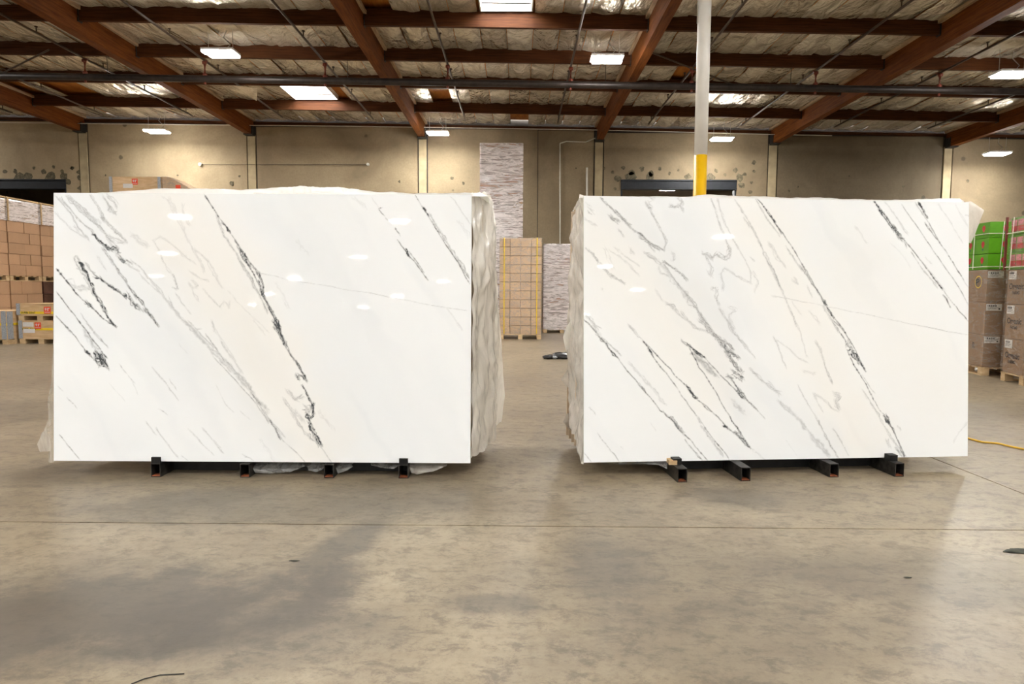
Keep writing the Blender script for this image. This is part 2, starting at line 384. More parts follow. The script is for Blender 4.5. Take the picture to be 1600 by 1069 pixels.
for i in range(len(bnd)-1):
    a = bnd[i]+(.17 if i else 0); b_ = bnd[i+1]-(.17 if i < len(bnd)-2 else 0)
    if i and bnd[i] < -15 < bnd[i+1]: pass
    mids = [a, b_]
    if bnd[i] == -3.38: mids = [a, at(840, 300, Y=WY).x, b_]
    for k in range(len(mids)-1): panel(mids[k]+.012, mids[k+1]-.012, 0 if i % 2 else .01, WALLS[min(6, max(0, i-1))])
for i, gx in enumerate(GX):
    MB().box(gx-.135, gx+.135, WY-.02, WY+.06, 0, rz(gx, 6.62)).build('pilaster', M['pilaster'], wb)
MB().add([(XL, WY-.05, rz(XL, WT)), (XR, WY-.05, rz(XR, WT)), (XR, WY+.1, rz(XR, WT)), (XL, WY+.1, rz(XL, WT)), (XL, WY-.05, rz(XL, WT)+.09), (XR, WY-.05, rz(XR, WT)+.09), (XR, WY+.1, rz(XR, WT)+.09), (XL, WY+.1, rz(XL, WT)+.09)],
         [(0,1,5,4),(3,2,1,0),(4,5,6,7),(2,3,7,6),(0,4,7,3),(1,2,6,5)]).build('sill_plate', M['purlin'], wb)
# ragged mortar patches and pull-out holes around the openings, shallow spalls on the wall face
def spall(x, z, r):
    n = 9; vs = [(x+r*random.uniform(.6, 1.25)*math.cos(2*PI*k/n), WY-.006, z+r*random.uniform(.6, 1.2)*math.sin(2*PI*k/n)) for k in range(n)]
    vs += [(a, WY+.02, c) for a, b2, c in vs]
    MB().add(vs, [tuple(range(n))[::-1]]+[(k, (k+1) % n, n+(k+1) % n, n+k) for k in range(n)]).build('spall', M['patch'], wb)
for px, py, r in ((24,268,.09),(53,262,.06),(84,261,.06),(68,269,.1),(97,268,.07),(113,263,.07),(125,269,.11),(112,262,.05),(125,278,.1),(30,277,.2),(44,276,.15),(80,277,.2),(100,276,.15),(107,284,.12),(124,294,.07),(8,268,.08),
                  (165,274,.035),(277,274,.04),(374,275,.04),(362,287,.09),(706,279,.07),(724,286,.06),(624,284,.05),(900,263,.03),
                  (944,263,.06),(957,269,.07),(974,262,.07),(987,270,.12),(1003,264,.09),(1017,271,.11),(1031,264,.07),(1060,266,.05),(1046,271,.06),(1119,267,.08),(1133,273,.06),(1149,266,.09),(1163,273,.08),(1178,254,.08),(1178,268,.06),(1174,285,.06),(1172,300,.07),(965,279,.12),(985,277,.2),(1015,277,.18),(1075,276,.12),(1110,277,.16),(1156,278,.16),(1158,290,.12),(961,295,.06),(1233,298,.05),(1247,292,.04),(1327,275,.03),(1412,291,.05),(1512,283,.06)):
    p = at(px, py, Y=WY); spall(p.x, p.z, r)

# openings: black steel channel headers, and the dim bay beyond
for i, d in enumerate(DOORS):
    dr = empty(f'door_{i+1}', (0, 0, 0)); tag(dr, kind='structure')
    MB().box(d[0]+.002, d[1]-.002, WY-.03, WY+.24, d[2]-.34, d[2]-.003).box(d[0]+.002, d[1]-.002, WY-.06, WY-.03, d[2]-.05, d[2]-.003).box(d[0]+.002, d[1]-.002, WY-.06, WY-.03, d[2]-.34, d[2]-.30).build('lintel', M['lintel'], dr)
    MB().box(d[0], d[0]+.06, WY, WY+.24, 0, d[2]-.34).box(d[1]-.06, d[1], WY, WY+.24, 0, d[2]-.34).build('jamb', M['lintel'], dr)
wall('wall_far', XL, XR, HW[1], HW[1]+.2, 0, 8.2)
ceil2 = tag(MB().box(XL, XR, HW[0], HW[1], 7.05, 7.15).build('ceiling_beyond', M['ply']), kind='structure')
for k, yy in enumerate((26.2, 28.4, 30.6, 32.8)):
    MB().box(XL, XR, yy-.05, yy+.05, 6.6, 7.05).build('purlin', M['ply'], ceil2)  # lighter plywood tone stands in for lamplight on these far beams
for xx in (-21.4, -17.2, 2.8, 8.9): MB().box(xx-.1, xx+.1, HW[0], HW[1], 6.1, 6.6).build('girder', M['girder'], ceil2)
for q in (980, 1140): tag(MB().tube([at(q, 296, Y=26), Vector((at(q, 296, Y=26).x, 26, 7.06))], .006, 6).build('hanger_rod', M['wire']), f'thin rod holding the {"left" if q < 1000 else "right"} end of the thin red pipe beyond the opening', 'rod')
rp = [at(975, 296, Y=26), at(1142, 296, Y=26), at(1146, 299, Y=26), at(1146, 306, Y=26)]
tag(MB().tube(rp, .035).build('red_pipe', M['redpipe']), 'thin red pipe seen through the right wall opening behind the yellow column', 'pipe')

# ---------------------------------------------------------------- roof framing
ordn = ['far left', 'leftmost', 'second from left', 'third from left', 'central', 'second from right', 'rightmost', 'far right']
for i, gx in enumerate(GX):
    gr = empty('roof_girder', (gx, 0, rz(gx, 6.6)))
    lab = {0: 'brown glulam roof girder beyond the left edge', 1: 'brown glulam roof girder at the far left, meeting the wall left of a dark seam',
           2: 'long brown glulam girder crossing the top left corner', 3: 'brown glulam girder left of the near skylight, running to the back wall',
           4: 'brown glulam girder above the yellow and white column', 5: 'long brown glulam girder crossing the top right corner',
           6: 'brown glulam girder at the right edge over the rightmost lamp', 7: 'brown glulam roof girder beyond the right edge'}[i]
    tag(gr, lab, 'beam', 'glulam roof girders')
    MB().box(-.105, .105, YB, WY-.03, 0, .62).build('beam', M['girder'], gr)
    pieces('ledger', M['ledger'], gr, (-.175, -.108, YB, WY-.03, .48, .55), (.108, .175, YB, WY-.03, .48, .55))
    MB().box(-.15, .15, WY-.34, WY-.025, -.03, -.003).box(-.13, -.11, WY-.30, WY-.03, -.03, .3).box(.11, .13, WY-.30, WY-.03, -.03, .3).build('bracket', M['steel_worn'], gr)
rows = ['nearest the back wall', 'second from the back wall', 'just beyond the black main pipe', 'just nearer than the black main pipe', 'at the top edge', 'above the camera']
bays = ['left of the leftmost girder', 'in the leftmost bay', 'in the second bay from left', 'in the bay of the near skylight', 'in the bay right of the column', 'in the second bay from right', 'in the rightmost bay']
pur_me = {}
bays = ['left of the leftmost girder', 'in the leftmost full bay', 'in the second bay from left', 'in the near skylight bay', 'right of the column', 'in the second bay from right', 'in the rightmost bay']
rows = ['nearest the back wall', 'second from the back wall', 'just beyond the main pipe', 'just nearer than the main pipe']
for r, py_ in enumerate(PY):
    if r > 3:
        p = MB().box(XL, XR, py_-.045, py_+.045, 0, .34, Matrix.Translation((0, 0, 6.86)) @ Matrix.Rotation(-math.atan(RS), 4, 'Y')).build('roof_purlin', M['purlin'])
        tag(p, 'dark brown roof purlin overhead, nearer than the near skylight', 'beam', 'roof purlins overhead'); continue
    for b in range(7):
        x0, x1 = GX[b]+.11, GX[b+1]-.11; L = x1-x0
        p = empty('roof_purlin', (x0, py_, rz(x0, 6.86))); p.rotation_euler = (0, -math.atan(RS), 0)
        tag(p, f'dark brown purlin {rows[r]}, {bays[b]}', 'beam', 'roof purlins')
        key = round(L, 2)
        if key not in pur_me:
            m0 = MB().box(0, L, -.045, .045, 0, .34).build('board', M['purlin'], p)
            a = pieces('hanger', M['steel_worn'], p, (0, .02, -.07, .07, -.02, .30), (L-.02, L, -.07, .07, -.02, .30)); pur_me[key] = [m0.data, a[0].data, a[1].data]
        else:
            for nm, me in zip(('board', 'hanger', 'hanger'), pur_me[key]):
                o = bpy.data.objects.new(nm, me); COL.objects.link(o); o.parent = p

# ---------------------------------------------------------------- sprinkler system
sp = tag(empty('sprinkler_system', (0, 16.85, 6.5)), 'black main sprinkler pipe with thin branch lines under the roof', 'pipe')
def T(*p): return Vector(p)-Vector((0, 16.85, 6.5))
MY = 16.85
def mz(x): return at(800, 131, Y=MY).z + (RS*.9)*x
MB().tube([T(x, MY, mz(x)) for x in (XL+.1, -8, 0, 8, XR-.1)], .085, 12).build('main_pipe', M['pipe'], sp, True)
for x in [-19.5, -16.55, -13.6, -10.65, -7.7, -4.75, -1.75, 1.25, 4.2, 7.2, 10.2, 13.2, 16.2]:
    bz = rz(x, 6.86)-.03
    br = MB(); br.tube([T(x, 22.3, bz), T(x, 15, bz), T(x, 8.4, bz)], .026, 8)
    for yy in (21.9, 19.5, 17.6, 15.2, 13.2, 11): br.tube([T(x, yy, bz), T(x, yy, bz+.12)], .014, 6).tube([T(x, yy, bz+.12), T(x, yy, bz+.14)], .035, 6)
    br.build('branch_pipe', M['branch'], sp, True)
    MB().tube([T(x, MY, mz(x)+.08), T(x, MY, bz-.06), T(x, MY+.03, bz-.01), T(x, MY+.09, bz)], .04, 8).tube([T(x, MY, mz(x)+.07), T(x, MY, mz(x)+.13)], .055, 8).tube([T(x, MY-.02, bz-.09), T(x, MY-.02, bz-.03)], .055, 8).build('riser', M['redpipe'], sp, True)
    MB().tube([T(x, MY, mz(x)-.13), T(x, MY, mz(x)-.07)], .03, 8).build('outlet_cap', M['redpipe'], sp, True)
for x in (-13, -10.1, -4.2, 2.1, 6.6, 12.6):
    MB().tube([T(x, MY, mz(x)+.08), T(x, MY, 7.1)], .008, 5).build('hanger_rod', M['steel_worn'], sp)
for x, dx in ((-12.7, 1.6), (5.2, -2.2)):
    MB().tube([T(x, MY, mz(x)+.06), T(x+dx, MY-.6, 6.98)], .02, 6).build('sway_brace', M['branch'], sp)
cd = MB().tube([at(0, 191.5, Y=23.6), at(300, 195, Y=23.6), at(560, 197.5, Y=23.6), at(930, 203, Y=23.6), at(1200, 210, Y=23.6), at(1300, 212, Y=23.6)], .014, 6)
tag(cd.build('conduit', M['conduit']), 'thin pale conduit strung along the top of the back wall', 'conduit')
for pts, lab in (([(875, 224), (875, 420)], 'pale vertical conduit on the back wall right of the tall wrapped stack'), ([(917, 262), (917, 420)], 'short vertical conduit beside the central pilaster'),
                 ([(875, 224), (885, 221), (915, 222), (930, 216)], 'curved conduit running to the central girder end')):
    tag(MB().tube([at(a, b, Y=WY-.04) for a, b in pts], .02 if pts[0][1] != 262 else .035, 6).build('conduit', M['conduit']), lab, 'conduit')
rod = tag(empty('wall_rod', at(313, 257, Y=WY-.05)), 'thin horizontal rod with a round end on the back wall, above left slab', 'rod')
e0, e1 = at(313, 257, Y=WY-.05), at(575, 257, Y=WY-.05)
MB().tube([(0,0,0), e1-e0], .008, 5).build('bar', M['steel_worn'], rod); MB().tube([(0,-.05,0), (0,.04,0)], .05, 10).build('end_plate', M['conduit'], rod); MB().tube([e1-e0+Vector((0,-.05,0)), e1-e0+Vector((0,.04,0))], .05, 10).build('end_plate', M['conduit'], rod)

# ---------------------------------------------------------------- lamps
def make_lamp():
    r = empty('light_fixture')
    MB().box(-.35, .35, -.22, .22, .0, .05).build('housing', M['housing'], r)
    MB().box(-.30, .34, .03, .205, -.035, -.001).build('diffuser', M['led'], r); MB().box(-.34, .30, -.205, -.03, -.035, -.001).build('diffuser', M['led'], r)
    MB().box(-.18, .18, -.05, .05, .05, .09).build('driver_box', M['housing'], r)
    for x in (-.27, .27): MB().tube([(x, 0, .05), (x, 0, .52)], .006, 5).build('hanger_wire', M['wire'], r)
    MB().tube([(.1, .02, .09), (.2, .05, .2), (.05, .05, .35), (.1, .1, .52)], .010, 6).build('power_cord', M['wire'], r, True)
    return r
lamp0 = make_lamp(); first = True
LAMPS = [((345, 83), 15.2, 'lit white lamp high at left, near the top edge'), ((948, 92), 15.2, 'lit white lamp between the near skylight and the column'), ((1580, 116), 15.2, 'lit white lamp cut by the right edge'),
         ((245, 205), 22.4, 'lit white lamp on the far row, above the left slab corner'), ((684, 208), 22.4, 'lit white lamp on the far row, left of the tall wrapped stack'),
         ((1128, 217), 22.4, 'lit white lamp on the far row, just right of the column'), ((1558, 240), 22.4, 'lit white lamp on the far row, at the right edge')]
pts = [(at(*p, Y=y), lab) for p, y, lab in LAMPS]
pts.append((at(1043, 296, Y=30.), 'lit lamp seen through the right wall opening'))
for yy, xx in ((22.4, (-21.2,)), (15.2, (-15.4,)), (7.6, (-12, -2.7, 6.8, 16)), (.2, (-15.4, -6.6, 2, 11)), (-7.2, (-12, -2.7, 6.8, 16)), (-14.6, (-12.3, -4.2, 3.5, 12)), (-22, (-16.5, -7.4, 1, 9.5)), (-29.4, (-21, -12.8, -4, 5, 14)), (-36.8, (-17, -8, 1, 10)), (-44, (-21, -12, -3, 6, 15))):
    for x in xx: pts.append((Vector((x, yy, rz(x, 6.62))), None))
for p, lab in pts:
    L = lamp0 if first else copy_tree(lamp0); first = False
    L.location = p
    tag(L, lab or 'lit white lamp mirrored in the polished slabs, hung behind the view', 'lamp', 'hanging shop lamps' if lab else 'lamps behind the view')

far_lamp = [o for o in bpy.data.objects if o.get('label') == 'lit lamp seen through the right wall opening'][0]
MB().tube([(0, 0, .08), (0, 0, 7.06-far_lamp.location.z)], .008, 6).build('drop_rod', M['wire'], far_lamp)

# ---------------------------------------------------------------- column
cp = at(1093.2, 300, Y=10.5); ch = rz(cp.x, 6.6)
col = tag(empty('steel_column', (cp.x, 10.5, 0)), 'round white steel column with yellow painted lower part, behind the right slab', 'column')
zc = at(1095, 243, Y=10.5).z
def cyl(r, z0, z1, n=32):
    return MB().tube([(0, 0, z0), (0, 0, z1)], r, n)
cyl(.098, zc, ch-.02).build('upper_shaft', M['white_paint'], col, True); cyl(.0985, .02, zc).build('lower_shaft', M['yellow_paint'], col, True)
MB().box(-.2, .2, -.2, .2, 0, .02).build('base_plate', M['steel_worn'], col); MB().box(-.16, .16, -.2, .2, ch-.02, ch-.001).build('cap_plate', M['steel_worn'], col)
MB().tube([(-.106, -.02, 5.4), (-.108, -.02, 6.0), (-.10, -.02, ch-.03)], .009, 6).build('cable', M['conduit'], col)

# ---------------------------------------------------------------- marble slabs
def nz(shape, cells, seed):
    r = np.random.RandomState(seed); g = r.rand(cells[0]+3, cells[1]+3)
    yy = np.linspace(0, cells[0], shape[0]); xx = np.linspace(0, cells[1], shape[1])
    yi = yy.astype(int); xi = xx.astype(int); fy = (yy-yi)[:, None]; fx = (xx-xi)[None]; fy = fy*fy*(3-2*fy); fx = fx*fx*(3-2*fx)
    a = g[yi][:, xi]; b = g[yi][:, xi+1]; c = g[yi+1][:, xi]; d = g[yi+1][:, xi+1]
    return (a*(1-fx)+b*fx)*(1-fy)+(c*(1-fx)+d*fx)*fy
CROP = {'A': (60,280,.225), 'B': (60,500,.24324), 'C': (400,280,.25), 'D': (400,500,.25), 'E': (870,290,.21875), 'F': (870,500,.25253), 'G': (1200,290,.225), 'H': (1200,500,.25263)}
# veins: (where, strength, width mm, fibre jitter mm, points) ; 'where' picks the patch of the slab face the points are given in
LV = [
 ('A', .85, 7, 3, [(1145,100),(1250,255),(1310,340),(1390,460),(1430,540),(1500,670),(1560,810),(1600,880)]),
 ('A', .95, 11, 6, [(1280,300),(1330,370)]), ('A', .9, 13, 8, [(1395,480),(1430,560),(1470,610)]), ('A', .8, 7, 6, [(1400,480),(1450,560),(1490,600),(1520,645)]), ('A', .4, 7, 6, [(1240,260),(1290,390),(1380,520),(1440,640),(1530,800)]),
 ('A', .45, 6, 5, [(1390,560),(1480,690),(1560,860),(1590,930)]), ('A', 1., 12, 5, [(1540,780),(1570,820)]),
 ('C', .85, 10, 5, [(0,570),(40,650),(40,720),(80,800),(125,890),(155,955)]), ('C', .8, 8, 5, [(10,630),(50,740),(100,830)]), ('C', 1., 14, 6, [(30,690),(50,740)]), ('C', 1., 14, 8, [(115,870),(150,930)]),
 ('D', .95, 14, 8, [(110,0),(140,60),(185,160)]), ('D', .8, 8, 6, [(110,40),(150,100),(190,175),(240,250)]), ('D', .9, 9, 5, [(235,240),(270,300),(300,350),(318,388)]), ('D', .85, 10, 6, [(255,350),(280,345),(300,355),(315,385)]), ('D', .7, 9, 6, [(255,345),(262,372),(275,370)]),
 ('D', .85, 8, 4, [(285,405),(320,470),(345,520),(358,600)]), ('D', .9, 10, 7, [(355,520),(362,590),(345,612),(318,590),(335,640)]), ('D', 1., 12, 8, [(335,640),(350,680),(385,740),(408,785)]), ('D', .6, 10, 9, [(345,700),(370,750),(400,790)]), ('D', .45, 4, 2, [(350,735),(410,800),(470,890)]),
 ('D', .5, 14, 10, [(305,545),(340,580)]), ('D', .3, 8, 8, [(170,490),(230,590),(290,680),(340,740)]), ('D', .28, 12, 10, [(190,440),(250,500),(300,480)]), ('D', .22, 14, 10, [(240,560),(300,640)]),
 ('C', .55, 5, 3, [(765,185),(790,182)]), ('C', .85, 6, 3, [(768,188),(785,212),(803,232)]), ('C', .6, 4, 2, [(805,240),(845,280)]), ('C', .95, 9, 3, [(868,305),(880,325),(893,345)]), ('C', .35, 3, 2, [(893,345),(905,358)]),
 ('C', .8, 5, 2, [(883,378),(915,425),(950,470),(1000,530),(1050,600),(1077,632)]), ('C', 1., 11, 5, [(925,435),(965,490)]), ('C', .7, 5, 2, [(955,455),(1000,510),(1050,585)]), ('C', .2, 5, 3, [(720,110),(770,185)]),
 ('C', .85, 5, 2, [(995,100),(1030,160),(1070,220),(1130,320),(1200,430),(1260,520),(1335,655)]), ('C', .95, 9, 3, [(1040,170),(1080,235)]), ('C', .9, 8, 3, [(1115,300),(1140,335)]), ('C', .38, 9, 6, [(1080,210),(1150,330),(1250,490),(1335,620)]), ('C', .7, 5, 3, [(1240,485),(1300,570),(1335,625)]),
 ('C', .25, 5, 4, [(1215,105),(1270,180),(1335,280)]), ('C', .15, 6, 5, [(1190,800),(1240,870),(1290,950)]), ('C', .12, 8, 8, [(1260,260),(1330,370)]),
 ('C', .28, 3, 2, [(0,590),(120,605),(200,630),(380,655),(560,690),(700,710),(900,750),(1100,790),(1335,825)]), ('A', .3, 3, 2, [(1480,640),(1600,665)]),
 ('A', .85, 7, 3, [(125,620),(180,690),(250,780),(310,840),(370,890),(440,960),(500,1000),(535,1025)]), ('A', 1., 11, 3, [(125,622),(180,688)]), ('A', .95, 12, 8, [(325,850),(370,880)]),
 ('A', 1., 16, 8, [(280,572),(320,600)]), ('A', 1., 11, 7, [(290,590),(335,650),(350,710),(375,750)]), ('A', .85, 11, 8, [(375,750),(395,810),(430,860),(470,915)]), ('A', .9, 8, 5, [(430,870),(480,950),(540,1030)]), ('A', .4, 7, 5, [(250,540),(270,535),(285,570)]), ('A', .5, 6, 4, [(250,540),(270,600),(300,640)]),
 ('A', .35, 14, 10, [(290,600),(340,700),(370,760)]), ('A', .22, 22, 10, [(190,700),(260,750),(330,765),(380,760)]),
 ('A', .5, 6, 5, [(320,580),(350,620),(390,660)]), ('A', .9, 9, 6, [(385,665),(430,690),(470,720),(520,755),(570,785),(612,825)]), ('A', 1., 14, 6, [(510,745),(540,770)]), ('A', 1., 11, 5, [(590,800),(612,822)]),
 ('A', .9, 12, 9, [(380,372),(410,410),(440,455),(480,480),(500,490)]), ('A', .85, 14, 10, [(490,480),(540,490),(560,520)]), ('A', .75, 8, 7, [(560,520),(600,580),(560,545)]), ('A', .6, 6, 5, [(600,560),(655,590)]),
 ('A', .6, 6, 5, [(440,480),(500,560),(560,650),(620,730),(680,830)]), ('A', .75, 8, 6, [(620,740),(680,820),(750,900),(800,970),(835,1028)]), ('A', .7, 14, 10, [(620,800),(660,860),(715,910)]), ('A', .6, 12, 9, [(730,900),(790,960)]),
 ('A', .85, 5, 2, [(125,780),(200,880),(240,930),(280,985),(345,1070)]), ('A', .4, 4, 3, [(290,930),(350,1010),(400,1067)]), ('A', .8, 5, 2, [(122,945),(170,1000),(225,1067)]),
 ('B', .85, 6, 3, [(250,0),(330,100),(390,180),(445,250)]), ('B', .8, 5, 3, [(135,0),(190,55),(250,125),(300,195),(360,255)]), ('B', .95, 11, 6, [(300,190),(335,230)]), ('B', 1., 16, 12, [(368,200),(385,240),(420,290)]), ('B', 1., 16, 12, [(395,215),(420,260),(438,305)]), ('B', .9, 12, 9, [(360,240),(400,300)]),
 ('B', .28, 26, 12, [(290,60),(340,150),(390,200)]), ('B', .5, 6, 4, [(310,20),(450,180)]), ('B', .9, 9, 5, [(455,0),(500,48)]), ('B', .5, 4, 3, [(735,0),(770,45)]),
 ('A', .42, 5, 5, [(130,120),(180,190),(240,260),(280,340),(350,420)]), ('A', .45, 5, 5, [(150,130),(230,220),(300,300),(380,370)]), ('A', .45, 6, 6, [(190,110),(270,190),(340,260),(430,340),(480,400),(560,480)]), ('A', .4, 5, 6, [(210,115),(320,210),(400,280),(440,300)]), ('A', .35, 8, 8, [(300,200),(390,290),(480,390),(600,440)]),
 ('A', .4, 7, 7, [(360,105),(410,180),(460,280),(520,340),(620,440)]), ('A', .5, 10, 9, [(430,260),(460,290)]), ('A', .5, 9, 8, [(530,350),(545,380)]), ('A', .4, 6, 6, [(450,120),(490,180),(540,250)]), ('A', .35, 8, 8, [(480,110),(520,150),(545,200)]), ('A', .35, 10, 9, [(490,180),(500,220),(540,240)]),
 ('A', .25, 5, 5, [(125,240),(190,310),(250,360),(330,410)]), ('A', .22, 7, 6, [(250,320),(290,380)]), ('A', .3, 5, 5, [(480,420),(560,560),(700,640)]), ('A', .2, 5, 5, [(410,530),(480,640)]),
 ('A', .32, 5, 5, [(640,560),(700,610),(760,680),(820,750),(880,830),(980,960),(1070,1040)]), ('A', .28, 5, 4, [(700,650),(760,720),(850,800)]), ('A', .22, 16, 10, [(880,830),(980,960),(1110,1067)]), ('A', .15, 22, 10, [(640,380),(760,480)]),
 ('B', .25, 24, 9, [(940,10),(1100,180),(1250,330),(1400,500),(1480,600)]), ('B', .4, 4, 4, [(960,0),(1060,110),(1130,180)]), ('B', .55, 4, 2, [(1120,235),(1250,370),(1400,540),(1480,665)]), ('B', .5, 6, 4, [(1070,90),(1130,170),(1200,270)]), ('B', .45, 6, 6, [(1200,260),(1320,380),(1380,470)]), ('B', .7, 8, 5, [(1370,470),(1430,545)]), ('B', .28, 6, 6, [(1170,130),(1230,230),(1310,340)]),
 ('D', .5, 7, 5, [(0,485),(30,525)]), ('D', .4, 5, 5, [(0,500),(60,600),(110,660)]), ('D', .75, 9, 6, [(80,620),(120,680),(160,745)]), ('D', .4, 4, 2, [(160,745),(230,810),(310,890)]), ('D', .35, 5, 4, [(30,545),(100,640),(180,740)]),
 ('A', .2, 6, 5, [(795,425),(850,400),(900,430),(960,480),(1030,545),(1100,590)]), ('A', .22, 5, 5, [(800,430),(850,520),(870,580),(930,660)]), ('A', .38, 6, 5, [(930,660),(960,730),(970,765),(930,750)]), ('A', .3, 5, 4, [(950,790),(990,850),(1020,890)]), ('A', .2, 4, 4, [(1020,890),(1060,940)]),
 ('A', .18, 7, 6, [(865,120),(900,150),(960,280),(1030,400),(1080,500),(1130,590),(1150,650)]), ('A', .16, 6, 6, [(900,120),(980,270),(1010,370)]), ('A', .16, 8, 7, [(1000,170),(1010,250),(1050,330)]), ('A', .18, 7, 7, [(1080,480),(1180,570),(1230,660),(1280,760)]), ('A', .2, 6, 6, [(1050,640),(1120,690),(1180,705)]), ('A', .2, 7, 7, [(1040,720),(1070,760),(1110,740),(1060,700)]), ('A', .2, 5, 5, [(1060,760),(1110,850)]),
 ('A', .2, 6, 6, [(1140,760),(1220,850),(1260,890),(1290,850),(1325,890),(1330,840)]), ('A', .14, 5, 4, [(1310,770),(1380,850),(1480,950),(1600,1067)]), ('A', .22, 6, 5, [(1200,980),(1220,1060)]), ('B', .2, 5, 4, [(1115,20),(1150,90),(1190,140),(1240,220),(1310,340)]), ('B', .15, 5, 5, [(1380,0),(1460,100)]),
 ('B', .28, 4, 3, [(120,420),(160,460)]), ('B', .4, 4, 3, [(185,495),(250,570)]), ('B', .35, 4, 3, [(520,280),(560,340),(620,410)]), ('B', .3, 5, 4, [(730,300),(790,370),(850,450),(900,520)]), ('B', .25, 5, 4, [(840,380),(890,450)]), ('B', .35, 4, 3, [(770,570),(830,610)]), ('B', .55, 4, 2, [(135,735),(190,805),(270,900)]),
 ('B', .3, 5, 4, [(750,690),(820,790),(900,890)]), ('B', .22, 5, 4, [(690,650),(760,740)]), ('B', .25, 5, 4, [(960,700),(1040,780),(1130,870)]), ('B', .3, 5, 4, [(1050,690),(1100,750),(1190,860)]), ('B', .2, 4, 3, [(450,410),(560,520)]), ('B', .3, 5, 3, [(920,870),(960,905)]), ('B', .22, 4, 3, [(1140,410),(1200,540),(1260,600)]), ('B', .2, 4, 3, [(1290,580),(1360,640)]),
 ('B', .2, 4, 3, [(600,390),(640,480)]), ('B', .15, 4, 3, [(900,150),(960,220)]), ('B', .25, 5, 4, [(1310,860),(1380,905)]), ('D', .12, 12, 10, [(390,570),(450,640),(490,690)]), ('D', .1, 10, 8, [(20,740),(90,830),(110,880)]), ('C', .1, 10, 8, [(120,640),(170,720),(210,810)]), ('C', .08, 12, 9, [(250,380),(330,480)]), ('C', .1, 12, 9, [(600,110),(690,190)])]
